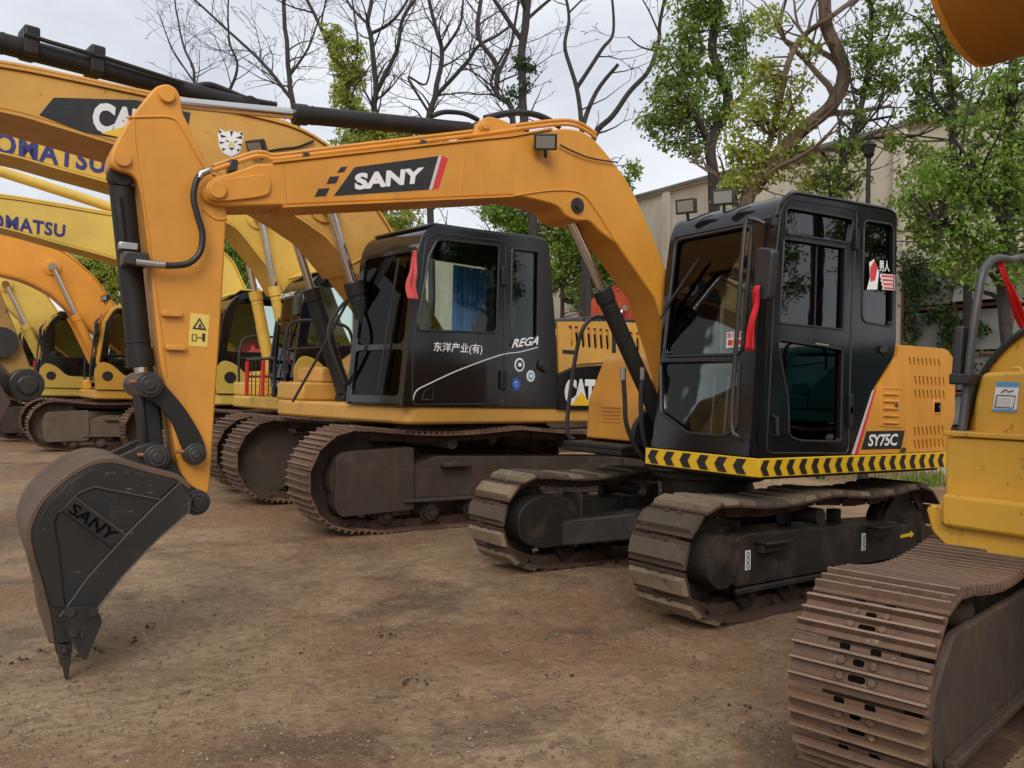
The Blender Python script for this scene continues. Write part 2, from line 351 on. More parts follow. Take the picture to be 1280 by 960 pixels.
# ------------------------------------------------------------------ crawler tracks
def track_path(x0, x1, R, zc, zb, sag, spans):
    P = []; xb0, xb1 = x0+R*.95, x1-R*.95
    for i in range(12): P.append((xb0+(xb1-xb0)*i/12, zb))
    cf, cr = x1-R, x0+R
    for i in range(0, 25):
        a = rad(-72+162*i/24); P.append((cf+R*math.cos(a), zc+R*math.sin(a)))
    for i in range(1, 40):
        t = i/40; P.append((cf+(cr-cf)*t, zc+R-sag*abs(math.sin(math.pi*t*spans))**1.2))
    for i in range(0, 25):
        a = rad(90+162*i/24); P.append((cr+R*math.cos(a), zc+R*math.sin(a)))
    P.append(P[0]); return [Vector(p) for p in P]
def resample(P, n):
    d = [0]
    for a, b in zip(P, P[1:]): d.append(d[-1]+(b-a).length)
    out = []; j = 0; T = d[-1]
    for i in range(n):
        s = T*(i+.5)/n
        while d[j+1] < s: j += 1
        t = (s-d[j])/(d[j+1]-d[j]); out.append(P[j].lerp(P[j+1], t))
    res = []
    for i in range(n): res.append((out[i], (out[(i+1) % n]-out[i-1]).normalized()))
    return res, T/n
def grouser_shoe(p, w, mat, bolts=False, h=.026):
    b = .011; pr = [(-.53*p, 0), (.5*p, 0), (.5*p, b), (.40*p, b)]
    for c in (.345, 0., -.345): pr += [((c+.055)*p, b), ((c+.03)*p, b+h), ((c-.03)*p, b+h), ((c-.055)*p, b)]
    pr += [(-.44*p, b), (-.53*p, b*.6)]
    m = MB(); m.prism(pr, lambda q, t: (q[0], t, q[1]), -w/2, w/2)
    m.use(2)
    for c in (.345, 0., -.345): m.prism([((c+.028)*p, b+h-.001), ((c+.026)*p, b+h+.0015), ((c-.026)*p, b+h+.0015), ((c-.028)*p, b+h-.001)], lambda q, t: (q[0], t, q[1]), -w/2+.004, w/2-.004)
    m.use(0)
    if bolts:
        for x in (.17*p, -.17*p):
            for y in (-.052, .052): m.cyl((x, y, b-.002), (x, y, b+.013), .0135, n=6)
        m.use(1)
        for x, L_ in ((.17*p, .010), (-.17*p, .02)): m.prism(fillet([(x-.011, -L_-.008), (x+.011, -L_-.008), (x+.011, L_+.008), (x-.011, L_+.008)], .01, 3), lambda q, t: (q[0], q[1], t), b-.001, b+.0012)
        for y in (-.05, .05): m.prism(fillet([(.455*p-.012, y-.017), (.455*p+.012, y-.017), (.455*p+.012, y+.017), (.455*p-.012, y+.017)], .008, 3), lambda q, t: (q[0], q[1], t), b-.001, b+.0012)
    return m.mesh('track_shoe', [mat, DARK, RIDGE], ang=25)
def pad_shoe(p, w):
    m = MB(); m.use(1).prism([(-.52*p, 0), (.5*p, 0), (.5*p, .016), (-.52*p, .012)], lambda q, t: (q[0], t, q[1]), -w/2, w/2)
    a, c, h = .36*p, .28*p, .042; m.use(0); y0, y1 = -w/2+.004, w/2-.004
    m.add([(-a, y0, .013), (a, y0, .013), (a, y1, .013), (-a, y1, .013), (-c, y0+.012, h), (c, y0+.012, h), (c, y1-.012, h), (-c, y1-.012, h)], [(4, 5, 6, 7), (0, 1, 5, 4), (1, 2, 6, 5), (2, 3, 7, 6), (3, 0, 4, 7)])
    m.use(1)
    for y in (-.05, .05): m.cyl((.46*p, y, .006), (.46*p, y, .028), .013, n=8)
    return m
_shoes = {}
def track(root, yc, yaw, x0, x1, H, W, pitch, style, out, frame_mat, shoe, rng=0, chain=True, hub_mat=None):
    """one crawler: its side frame carries the shoes, the chain and the wheels; out = +1 when its outer side faces +y"""
    zb = .02+(.03 if style == 'pad' else .028); R = H/2-.052; zc = zb+R+.035
    P = track_path(x0, x1, R, zc, zb, .035 if style == 'pad' else .05, 2)
    n = max(20, round(sum((b-a).length for a, b in zip(P, P[1:]))/pitch)); st, pp = resample(P, n)
    m = MB(); yo = yc+out*(W*.5-.06); yi = yc-out*W*.36; ya, yb_ = sorted((yo, yi)); cf, cr = x1-R, x0+R
    k = H/.95
    if style == 'pad':
        fo = yc+out*W*.36; a, b = sorted((fo, yc-out*W*.25))
        m.py(fillet([(x0+.55, .20), (x1-.48, .20), (x1-.44, .26), (x1-.48, .50), (x1-.62, .52), (x0+.50, .47), (x0+.50, .22)], .02, 2), a, b)
        m.py([(x0+.52, .165), (x1-.46, .165), (x1-.46, .20), (x0+.52, .20)], min(fo, fo+out*.035), max(fo, fo+out*.035))
        for sx in (x1-.78, x0+.80):       # steps
            m.box(sx-.13, sx+.13, min(fo, fo+out*.10), max(fo, fo+out*.10), .455, .475); m.box(sx-.12, sx+.12, min(fo, fo+out*.06), max(fo, fo+out*.06), .40, .456)
        m.box(x0+.96, x0+1.05, a+.03, a+.10, .47, .57); m.box(x0+1.55, x0+1.63, a+.03, a+.10, .5, .6)
        m.box(x0+.25, x0+.54, min(fo+out*.006, fo-out*.2), max(fo+out*.006, fo-out*.2), .20, .44)
        m.py(fillet([(x0+.06, .20), (x0+.26, .20), (x0+.26, .42), (x0+.06, .42)], .05), min(fo-out*.05, fo-out*.2), max(fo-out*.05, fo-out*.2))
    else:
        m.py(fillet([(x0+.75*k, .30*k), (x1-.95*k, .30*k), (x1-.95*k, .60*k), (x1-1.3*k, .70*k), (x0+.75*k, .64*k)], .03, 2), ya+.02, yb_-.02)
        m.py([(x0+.6*k, .27*k), (x1-.9*k, .27*k), (x1-.9*k, .305*k), (x0+.6*k, .305*k)], min(yo, yo+out*.05), max(yo, yo+out*.05))
        m.py(fillet([(x1-1.02*k, .20*k), (x1-.28*k, .17*k), (x1-.22*k, .26*k), (x1-.22*k, .70*k), (x1-.30*k, .76*k), (x1-1.0*k, .80*k)], .04, 3), min(yo+out*.02, yc), max(yo+out*.02, yc))
        m.box(x1-1.62*k, x1-1.30*k, min(yo-out*.02, yo+out*.07), max(yo-out*.02, yo+out*.07), .60*k, .645*k)
        m.box(x0+.18*k, x0+.72*k, min(yo-out*.03, yc), max(yo-out*.03, yc), .38*k, .62*k)
    # inner motor cover
    iy = yc-out*W*.5
    if style == 'pad':
        m.py(fillet([(cf-.40, zc-.19), (cf, zc-.21), (cf+.20, zc-.12), (cf+.215, zc+.10), (cf, zc+.21), (cf-.40, zc+.14)], .12, 6), min(iy-out*.0, yc), max(iy-out*.0, yc))
        m.py([(cf-.43, zc-.20), (cf-.40, zc-.20), (cf-.40, zc+.19), (cf-.43, zc+.19)], min(iy-out*.01, yc), max(iy-out*.01, yc))
    T = m.build('track', frame_mat, root, bevel=.008); T.rotation_euler = (0, 0, yaw)
    me = _shoes[shoe]
    for i, (p, t) in enumerate(st):
        nn = Vector((t.y, -t.x)); o = link('track_shoe', me[i % len(me)] if isinstance(me, list) else me, T)
        M = Matrix(((t.x, 0, nn.x, p.x+nn.x*.028), (0, -1, 0, yc), (t.y, 0, nn.y, p.y+nn.y*.028), (0, 0, 0, 1))); o.matrix_local = M
    cm = MB(); hw = .085*(.8 if style == 'pad' else 1); lh = .042 if style == 'pad' else .05
    for i, (p, t) in enumerate(st):
        nn = Vector((t.y, -t.x)); ax = lambda u, y, v: (p.x+t.x*u+nn.x*v, yc+y, p.y+t.y*u+nn.y*v)
        for s in (-1, 1):
            y0, y1 = s*hw, s*(hw+.022); j = .012*s*((i % 2)*2-1)
            q = [ax(u, y+j, v) for u in (-.46*pp, .46*pp) for y in (y0, y1) for v in (-lh, .026)]
            cm.add(q, [(0, 1, 3, 2), (4, 6, 7, 5), (0, 4, 5, 1), (2, 3, 7, 6), (0, 2, 6, 4), (1, 5, 7, 3)])
        cm.cyl(ax(.5*pp, -hw-.03, -.008), ax(.5*pp, hw+.03, -.008), .022, n=8)
    cm.build('track_chain', CHAIN, T)
    # wheels
    m = MB(); m.cyl((cf, yc-.03, zc), (cf, yc+.03, zc), R-.035, n=32)
    for i in range(13):
        a = 2*math.pi*i/13; m.box(0, 0, 0, 0, 0, 0) if False else m.prism([(-.028, R-.06), (.028, R-.06), (.012, R-.005), (-.012, R-.005)], lambda q, y, a=a: (cf+q[0]*math.cos(a)+q[1]*math.sin(a), y, zc-q[0]*math.sin(a)+q[1]*math.cos(a)), yc-.028, yc+.028)
    hub = .155 if style == 'pad' else .24*k
    m.cyl((cf, yc-.04, zc), (cf, yc+out*(W*.5-(.01 if style == 'pad' else .10)), zc), hub*1.04, hub, n=28)
    if style == 'pad':
        for i in range(8):
            a = i*math.pi/4; m.cyl((cf+hub*.8*math.cos(a), yc+out*(W*.5-.012), zc+hub*.8*math.sin(a)), (cf+hub*.8*math.cos(a), yc+out*(W*.5-.003), zc+hub*.8*math.sin(a)), .010, n=6)
    m.build('sprocket', frame_mat, T)
    m = MB(); m.cyl((cr, yc-.075, zc), (cr, yc+.075, zc), R-.04, n=32); m.cyl((cr, yc-.04, zc), (cr, yc+.04, zc), R-.012, n=32); m.cyl((cr, yc-.13, zc), (cr, yc+.13, zc), .09, n=20)
    m.build('idler_wheel', frame_mat, T)
    nr = 5 if style == 'pad' else 7; me2 = MB().cyl((0, -W*.30, 0), (0, W*.30, 0), .062*(.9 if style == 'pad' else 1.25), n=18).cyl((0, -W*.36, 0), (0, W*.36, 0), .035, n=12).cyl((0, -.13, 0), (0, -.10, 0), .10, n=18).cyl((0, .10, 0), (0, .13, 0), .10, n=18).mesh('track_roller', frame_mat)
    for i in range(nr):
        o = link('track_roller', me2, T); o.location = (cr+.28+(cf-cr-.62)*i/(nr-1), yc, zb+.105)
    for xx in ((0.05,) if style == 'pad' else (-.75, .75)):
        o = MB().cyl((xx, yc-W*.3, zc+R-.11), (xx, yc+W*.33, zc+R-.11), .055, n=16).build('carrier_roller', frame_mat, T)
    return T
def undercarriage(root, yaw, L_, gy, zt, mat, small=False, legs=True):
    m = MB(); k = 1. if not small else .66
    m.cyl((0, 0, zt-.16*k), (0, 0, zt+.01), .62*k*1.05, n=40); m.cyl((0, 0, zt-.08*k), (0, 0, zt-.03*k), .70*k*1.05, n=40); m.cyl((0, 0, .42*k), (0, 0, zt-.14*k), .52*k, n=32)
    m.box(-.75*k, .75*k, -.62*k, .62*k, .42*k, .72*k)
    for sx in ((-1, 1) if legs else ()):
        for sy in (-1, 1):
            a = Vector((.45*k*sx, .35*k*sy)); b = Vector((L_*.30*sx, gy*sy)); d = (b-a).normalized(); nn = Vector((-d.y, d.x))*.17*k
            vs = []
            for q, z0, z1 in ((a, .42*k, .74*k), (b, .26*k, .56*k)):
                for s in (-1, 1): vs += [(q.x+nn.x*s, q.y+nn.y*s, z0), (q.x+nn.x*s, q.y+nn.y*s, z1)]
            m.add(vs, [(0, 1, 3, 2), (4, 6, 7, 5), (0, 4, 5, 1), (2, 3, 7, 6), (0, 2, 6, 4), (1, 5, 7, 3)])
    o = m.build('undercarriage', mat, root, bevel=.02); o.rotation_euler = (0, 0, yaw); return o
_shoes['g20'] = grouser_shoe(.19, .60, RUST)
_shoes['g8'] = grouser_shoe(.150, .45, RUSTN, True, .024)
_shoes['pad'] = pad_shoe(.158, .45).mesh('track_shoe', [PAD, CHAIN], ang=25)

# ------------------------------------------------------------------ shared machine parts
def cab(root, O, y0, y1, front, near, far, mat, glass, frontholes, nfront=1, roof_mat=None, rear_hole=True, t=.05):
    """O: side outline (x, z), bottom front corner first, up the front, over the roof, down the back. front = (x, z) low and high on the slanted front face"""
    m = MB(); m.py(O, y1-t, y1, near); m.py(O, y0, y0+t, far)
    (xa, za), (xb, zb) = front; xf = lambda z: xa+(xb-xa)*(z-za)/(zb-za)
    m.prism([(y0+t-.004, za), (y1-t+.004, za), (y1-t+.004, zb), (y0+t-.004, zb)], lambda p, d: (xf(p[1])+d, p[0], p[1]), -.055, -.004, [h for h, g in frontholes])
    i0 = min(range(len(O)), key=lambda i: (O[i][0]-xb)**2+(O[i][1]-zb)**2)
    m.strip([O[i] for i in range(i0, len(O))], y0+t-.004, y1-t+.004, t)
    zl = min(p[1] for p in O); m.box(min(p[0] for p in O if p[1] < zl+.25)+.03, xf(za)-.02, y0+.02, y1-.02, zl+.005, zl+.06)
    c = m.build('cab', mat, root, bevel=.012)
    for h, g in frontholes: MB().prism(h, lambda p, d: (xf(p[1])+d, p[0], p[1]), -.034, -.026).build('windscreen', g, c)
    for h in near: MB().py(h, y1-.030, y1-.024).build('window_pane', glass, c)
    for h in far: MB().py(h, y0+.024, y0+.030).build('window_pane', GLASSC, c)
    return c, xf
def seat(c, x, y, z, s=1., mat=None):
    m = MB(); m.box(x-.24*s, x+.26*s, y-.25*s, y+.25*s, z+.32*s, z+.46*s); m.py(fillet([(x-.22*s, z+.40*s), (x-.08*s, z+.42*s), (x-.20*s, z+1.02*s), (x-.34*s, z+1.02*s)], .05, 4), y-.24*s, y+.24*s)
    m.py(fillet([(x-.33*s, z+1.04*s), (x-.20*s, z+1.04*s), (x-.23*s, z+1.26*s), (x-.34*s, z+1.26*s)], .04, 4), y-.14*s, y+.14*s); m.box(x-.2*s, x+.2*s, y-.18*s, y+.18*s, z, z+.33*s)
    for q in (-.36, .36): m.box(x-.25*s, x+.40*s, y+(q-.08)*s, y+(q+.08)*s, z+.30*s, z+.52*s); m.tube([(x+.32*s, y+q*s, z+.5*s), (x+.36*s, y+q*s, z+.72*s)], .014); m.cyl((x+.36*s, y+q*s, z+.70*s), (x+.38*s, y+q*s, z+.80*s), .026, .02, n=10)
    return m.build('seat', mat or SEATM, c, bevel=.015)
def cylinder(root, a, b, r, split, mat, rod_r=None, name='boom_cylinder', cap=True):
    """hydraulic ram: barrel from a to the split, bright rod on to b"""
    a, b = Vector(a), Vector(b); d = b-a; s = a+d*split; u = d.normalized(); m = MB()
    m.cyl(a, s, r, n=24); m.cyl(s-u*r*1.5, s+u*.005, r*1.14, n=24); m.cyl(s-u*r*2.2, s-u*r*2.0, r*1.06, n=24)
    side = Vector((0, 1, 0)); m.cyl(a-u*r*.9-side*r*1.1, a-u*r*.9+side*r*1.1, r*1.0, n=20)
    o = m.build(name, mat, root, bevel=.004)
    k = MB(); k.cyl(s, b, rod_r or r*.56, n=20); k.cyl(b-side*r*1.0, b+side*r*1.0, r*.95, n=20); k.build('piston_rod', CHROME, o)
    return o
def pinboss(mb, x, z, y0, y1, r, r2=None): mb.cyl((x, y0, z), (x, y1, z), r, n=24); mb.cyl((x, y1, z), (x, y1+.012, z), (r2 or r*.62), n=18); return mb
def lamp(parent, p, d, up=(0, 0, 1), s=1., mat=None):
    p, d = Vector(p), Vector(d).normalized(); u = Vector(up); u = (u-d*u.dot(d)).normalized(); r = d.cross(u); m = MB()
    def q(a, b, c): return p+r*a*s+u*b*s+d*c*s
    w, h = .075, .052
    m.add([q(sx*w*k, sz*h*k, c) for c, k in ((-.05, .6), (.0, 1), (.035, 1)) for sx, sz in ((-1, -1), (1, -1), (1, 1), (-1, 1))], [(3, 2, 1, 0)]+[(i*4+j, i*4+(j+1) % 4, i*4+4+(j+1) % 4, i*4+4+j) for i in range(2) for j in range(4)]+[(8, 9, 10, 11)])
    m.tube([q(0, -h, 0), q(0, -h-.05, -.01)], .012*s)
    o = m.build('work_lamp', PLASTIC, parent, bevel=.006)
    k = MB(); k.add([q(sx*w*.80, sz*h*.74, .0365) for sx, sz in ((-1, -1), (1, -1), (1, 1), (-1, 1))], [(0, 1, 2, 3)]); k.build('lamp_lens', LAMPG, o); return o
def louvres(holes, dx, dz, pts):      # slanted slots
    return [fillet([(x, z), (x+dx, z), (x+dx-dz*.25, z+dz), (x-dz*.25, z+dz)], dx*.45, 3) for x, z in pts]
def ribbon(name, label, pts, w0, w1, mat=REDCLOTH, wd=(1, 0, 0), group=None):
    """strip of cloth with folds along a polyline"""
    P = [Vector(p) for p in spline(pts, 6)]; n = len(P); m = MB(); vs = []; wv = Vector(wd).normalized(); K = 6; nrm = wv.cross(Vector((0, 0, 1))).normalized()
    for i, p in enumerate(P):
        t = i/(n-1); ww = w0+(w1-w0)*t
        for k in range(K+1):
            a = (k/K-.5); vs.append(p+wv*a*ww+nrm*(math.sin(a*9+t*5)*.012*(.3+t)+math.sin(t*11)*.008))
    m.add(vs, [(i*(K+1)+k, i*(K+1)+k+1, (i+1)*(K+1)+k+1, (i+1)*(K+1)+k) for i in range(n-1) for k in range(K)])
    o = m.build(name, mat); sd_ = o.modifiers.new('thickness', 'SOLIDIFY'); sd_.thickness = .003
    return tag(o, label, 'ribbon', group)

# ------------------------------------------------------------------ the small orange excavator with the black cab
def small_excavator():
    fr = Frame(0, 0, 0); PSI = .056
    root = thing('excavator', 'small orange excavator with black cab and chevron striped skirt, bucket resting on the dirt', 'excavator')
    track(root, .875, PSI, -1.41, 1.42, .70, .45, .158, 'pad', 1, UNDER, 'pad'); track(root, -.875, PSI, -1.41, 1.42, .70, .45, .158, 'pad', -1, UNDER, 'pad')
    undercarriage(root, PSI, 2.8, .75, .84, UNDER, True)
    hw = 1.09
    # deck, skirt band with chevrons
    m = MB(); m.pz(fillet([(.70, .10), (.70, hw-.02), (-1.35, hw-.02), (-1.35, -1.06), (.30, -1.06), (.30, .10)], .04), .845, .975)
    m.box(.28, .62, -1.04, -.30, .925, .965); m.box(.32, .62, -1.03, -.31, .885, .93)
    deck = m.build('deck', BLACKM, root, bevel=.012)
    m = MB(); m.box(.702, .722, .085, hw, .866, .982); m.box(-1.38, .722, hw, hw+.02, .866, .982); band = m.build('skirt_band', YELD, deck, bevel=.004)
    def chev(f, a, z0=.876, z1=.972, dx=.055, lean=.028):
        zm = (z0+z1)/2; return [f(a, zm), f(a-lean, z0), f(a-lean-dx, z0), f(a-dx, zm), f(a-lean-dx, z1), f(a-lean, z1)]
    for i in range(6): decal(chev(lambda u, z: (.7215, 1.115-u, z), 1.0-i*.158, dx=.075, lean=.034)[::-1], BLACKD, band, 'chevron', -.003)
    for i in range(17): decal(chev(lambda u, z: (u, hw+.0205, z), .71-i*.1225)[::-1], BLACKD, band, 'chevron', -.003)
    # ---- cab
    O = fr.s(1.07, [(952, 568), (958, 470), (966, 330), (972, 275), (978, 253), (990, 241), (1050, 251), (1110, 262), (1119, 267), (1121, 280), (1120, 428), (1117, 446), (1092, 485), (1063, 568)])
    O = [(O[0][0], .985)]+list(O[1:-1])+[(O[-1][0], .985)]
    O = fillet(O, [0, 0, 0, .05, .06, .06, 0, .04, .03, .02, .05, .03, 0, 0], 4)
    H = lambda pts, r=.035: fillet(fr.s(1.07, pts), r, 4)
    near = [H([(983, 259), (1067, 274), (1062, 304), (982, 292)]), H([(980, 298), (1057, 310), (1054, 412), (974, 404)], .015), H([(1080, 275), (1117, 281), (1116, 409), (1077, 402)], .06), H([(971, 424), (1053, 437), (1051, 552), (1000, 551), (986, 545), (985, 500)], .035)]
    far = [rrect(-.45, .42, 1.55, 2.5, .05)]
    front = ((.722, .99), (.545, 2.50)); xf0 = lambda z: .722+(.545-.722)*(z-.99)/1.51
    def fh(pts, r=.03):
        out = []
        for a, b in pts:
            p = fr.hit(a, b, (.722, 0, .99), (1.51, 0, .177)); out.append((p[1], p[2]))
        return fillet(out, r, 4)
    fr_up = fh([(829, 446), (927, 443), (940, 281), (845, 300)], .06); fr_lo = fh([(826, 452), (924, 450), (921, 536), (905, 545), (860, 541), (826, 516)], .03)
    c, xf = cab(root, O, .10, 1.07, front, near, far, BLACKP, GLASSD, [(fr_up, GLASS), (fr_lo, GLASS)])
    c['label'] = 'gloss black cab with dark tinted windows'
    for h, r in ((fr_up, .012), (fr_lo, .010)): MB().tube([(xf(z)+.0, y, z) for y, z in h+h[:1]], r, 6).build('window_seal', PLASTIC, c)
    for h in near: MB().tube([(x, 1.071, z) for x, z in h+h[:1]], .008, 6).build('window_seal', PLASTIC, c)
    # door outline, hinges, handle
    D = H([(958, 566), (969, 330), (975, 266), (984, 248), (1071, 262), (1064, 400), (1060, 567)], .05)
    MB().tube([(x, 1.071, z) for x, z in D+D[:1]], .006, 6).build('door_seal', PLASTIC, c)
    for q in ((1069, 300), (1061, 520), (1061, 505)):
        p = fr.p(1.07, *q); MB().box(p.x-.02, p.x+.02, 1.068, 1.095, p.z-.07, p.z+.07).build('hinge', BLACKM, c, bevel=.006)
    a, b = fr.p(1.07, 966, 520), fr.p(1.07, 966, 545); MB().tube([a+V(0, .0, 0), a+V(0, .035, -.01), b+V(0, .035, .01), b], .012).build('door_handle', PLASTIC, c)
    a, b = fr.p(1.07, 1017, 430), fr.p(1.07, 1033, 432); MB().tube([a+V(0, .012, 0), b+V(0, .012, 0)], .008).build('window_latch', STEEL, c)
    MB().cyl(fr.p(1.06, 1104, 437), fr.p(1.10, 1104, 437), .03, .022).build('door_catch', PLASTIC, c)
    a, b = fr.p(1.055, 1021, 304), fr.p(1.055, 1018, 409); MB().tube([a, b], .007, 6).build('window_slide_bar', PLASTIC, c)
    # roof edge moulding, wipers, rail, mirror, lamps
    MB().tube([(x, 1.062, z+.004) for x, z in O[6:34]], .016, 8).build('roof_gutter', BLACKP, c)
    m = MB(); ww = lambda a, b: Vector(fr.hit(a, b, (.722, 0, .99), (1.51, 0, .177)))+V(.03, 0, .005)
    m.tube([ww(829, 400), ww(838, 385), ww(878, 325)], .007, 6); m.tube([ww(834, 390), ww(874, 330)], .012, 4); m.build('wiper', PLASTIC, c)
    rl = [ww(962, 281), ww(950, 277)+V(.05, 0, 0), ww(944, 290)+V(.07, 0, 0), ww(933, 440)+V(.07, 0, 0), ww(928, 530)+V(.07, 0, 0), ww(935, 547)+V(.05, 0, 0), ww(944, 552)]
    rl = [V(p.x, min(p.y, 1.0), p.z) for p in rl]; MB().tube(spline(rl, 5), .014).build('grab_rail', PLASTIC, c)
    p = fr.hit(957, 342, (.80, 0, 0), (1, 0, 0)); p = V(*p)
    mm = MB(); mm.pxx(fillet([(p.y-.075, p.z-.16), (p.y+.05, p.z-.17), (p.y+.075, p.z+.14), (p.y-.05, p.z+.165)], .04, 5), p.x-.035, p.x+.03); mir = mm.build('mirror', PLASTIC, c, bevel=.012)
    MB().tube([V(.66, 1.0, p.z+.02), p+V(0, -.06, .02)], .012).build('mirror_arm', PLASTIC, mir); MB().tube([V(.68, 1.0, p.z-.18), p+V(0, -.05, -.10)], .010).build('mirror_arm', PLASTIC, mir)
    for q, d in (((859, 258), (.9, .35, -.15)), ((905, 247), (.9, .5, -.1))):
        pp = V(*fr.hit(*q, (.56, 0, 2.7), (1, 0, 0))); lamp(c, pp, d, s=1.0)
        MB().tube([pp+V(-.02, 0, -.10), V(pp.x-.08, pp.y+.05, 2.64), V(pp.x-.1, pp.y+.13, 2.655)], .005, 5).build('lamp_cable', RUBBER, c)
    # inside the cab
    seat(c, .05, .60, 1.05); m = MB(); m.box(.35, .60, .2, .42, 1.05, 1.45); m.box(-.5, -.3, .15, 1.0, 1.0, 1.55); m.build('cab_console', PLASTIC, c, bevel=.02)
    m = MB()
    for y in (.5, .62, .74): m.tube([(.50, y, 1.05), (.46, y, 1.5)], .012, 6); m.box(.52, .62, y-.04, y+.04, 1.06, 1.09)
    m.build('travel_lever', STEEL, c); MB().box(-.6, .62, .16, 1.0, 1.047, 1.056).build('floor_mat', GREYD, c)
    m = MB(); m.py(fillet([(.40, 1.44), (.60, 1.44), (.55, 1.66), (.46, 1.68)], .03), .22, .42); m.build('monitor', PLASTIC, c, bevel=.01)
    for q, sz, mt in (((.52, .82, 1.22), (.07, .12, .10), REDCLOTH), ((.55, .92, 1.40), (.05, .05, .07), WHITE), ((.45, .88, 1.15), (.10, .10, .06), GREENCL)):
        k = MB(); a = circ(q[1], q[2], 1, 14); k.pxx([(q[1]+(y-q[1])*sz[1]*(1+.2*math.sin(i*2.3)), q[2]+(z-q[2])*sz[2]) for i, (y, z) in enumerate(a)], q[0]-sz[0], q[0]+sz[0]); k.build('cloth_bundle', mt, c, bevel=.03, seg=3)
    # stickers on the cab
    def fq(pts): return [Vector(fr.hit(a, b, (.722, 0, .99), (1.51, 0, .177)))+V(-.022, 0, 0) for a, b in pts]
    st = decal(fq([(905, 435), (925, 433), (926, 414), (906, 415)]), WHITE, c, 'sticker', .002); st['label'] = 'white sticker with red writing inside the windscreen'
    lettering('B180', fq([(907, 422), (925, 421), (925, 415), (907.5, 416)]), REDD, st, .01, off=.006)
    decal(fq([(907, 432), (912, 431), (914, 425), (908, 425)]), REDD, st, 'print', .005); decal(fq([(912, 432), (919, 431), (919, 425), (914, 425)]), YELD, st, 'print', .005); decal(fq([(920, 431), (924, 430), (924, 424), (920, 425)]), REDD, st, 'print', .005)
    decal(corners(fr, 1.07, [(1083, 362), (1096, 362), (1098, 340), (1092, 324), (1086, 328), (1087, 346)]), WHITE, c, 'sticker', .004)
    decal(corners(fr, 1.07, [(1087, 352), (1093, 350), (1096, 334), (1092, 326), (1087, 334)]), REDD, c, 'sticker', .007)
    lettering('男人', corners(fr, 1.07, [(1098, 339), (1111, 340), (1111, 326), (1098, 325)]), WHITE, c, .02, off=.006)
    for i in range(4):
        decal(corners(fr, 1.07, [(1099+i, 347+i*5), (1118, 348+i*5), (1118, 343.6+i*5), (1100+i, 342.4+i*5)]), WHITE, c, 'sticker', .005)
        decal(corners(fr, 1.07, [(1101+i, 346+i*5), (1117, 346.8+i*5), (1117, 344.6+i*5), (1101+i, 343.6+i*5)]), REDD, c, 'sticker', .007)
    # ---- body panels behind the cab
    so = fr.s(1.06, [(1066, 569), (1094, 485), (1119, 447), (1121, 431), (1134, 432), (1181, 436), (1192, 451), (1191, 520), (1178, 569)]); so = [(x, max(z, .985)) for x, z in so]
    g = lambda a, b: fr.s(1.06, [(a, b)])[0]; holes = []
    for (xa, ya, xb, yb, n, hh) in ((1136, 451, 1172, 453, 8, 11), (1143, 476, 1178, 478, 8, 13), (1143, 493, 1178, 494, 8, 13), (1142, 540, 1177, 538, 8, 13), (1142, 556, 1177, 554, 8, 13)):
        for i in range(n):
            t = i/(n-1); (x, z) = g(xa+(xb-xa)*t, ya+(yb-ya)*t); hz = hh/180; holes.append(fillet([(x-.010, z-hz*.0-.03), (x+.010, z-.03), (x+.028, z+hz-.035), (x+.008, z+hz-.035)], .006, 2))
    m = MB(); m.py(fillet(so, [0, 0, 0, .02, .02, .05, .05, 0, 0], 4), 1.03, 1.075, holes); pan = m.build('side_panel', ORANGE, root, smooth=False)
    m = MB(); m.py(fillet([(-.28, .98), (-.72, 1.0), (-.76, 1.74), (-1.40, 1.74), (-1.40, .98)], .02), .975, 1.0); m.build('engine_bay', DARK, root)
    m = MB(); m.py(fillet([(-.40, .985), (-.40, 1.73), (-1.38, 1.765), (-1.38, .985)], [0, .04, .04, 0]), -.30, .97); m.build('engine_hood', ORANGE, root, bevel=.02)
    m = MB(); m.pz(fillet([(-1.36, -1.08), (-1.36, 1.06), (-1.62, 1.02), (-1.86, .55), (-1.90, 0), (-1.86, -.55), (-1.62, -1.04)], [0, .0, .1, .2, .3, .2, .1], 5), .90, 1.74); m.build('counterweight', ORANGE, root, bevel=.03)
    # latch, louvre door, model plate, stripes
    a = g(1169, 509); m = MB(); m.box(a[0]-.05, a[0]+.05, 1.070, 1.080, a[1]-.055, a[1]+.055); m.build('panel_latch', ORANGE, pan, bevel=.01); MB().box(a[0]-.03, a[0]+.045, 1.078, 1.084, a[1]-.035, a[1]+.035).build('latch_recess', DARK, pan)
    MB().cyl((a[0]-.01, 1.08, a[1]), (a[0]-.01, 1.095, a[1]), .015).build('lock', STEEL, pan)
    q = H([(1100, 485), (1126, 486), (1126, 534), (1099, 532)], .01); MB().tube([(x, 1.076, z) for x, z in q+q[:1]], .005, 6).build('louvre_door', ORANGE, pan)
    for i in range(5): p0, p1 = fr.p(1.078, 1104, 492+i*9), fr.p(1.078, 1122, 493+i*9); MB().tube([p0, p1], .011, 8).build('louvre', ORANGE, pan)
    MB().cyl(fr.p(1.075, 1121, 507), fr.p(1.09, 1121, 507), .012).build('lock', PIN, pan); MB().cyl(fr.p(1.075, 1130, 562), fr.p(1.11, 1130, 562), .016).build('rubber_stop', PLASTIC, pan)
    pl = decal(corners(fr, 1.075, [(1076, 562), (1126, 561), (1131, 538), (1083, 539)]), BLACKD, pan, 'model_plate')
    lettering('SY75C', corners(fr, 1.075, [(1084, 558), (1120, 557), (1122, 542), (1086, 543)]), WHITE, pl, .025, .0, .92, off=.005)
    decal(corners(fr, 1.075, [(1064, 568), (1067.5, 568), (1092.5, 486), (1089.5, 489)]), GREYD, pan, 'stripe', .003)
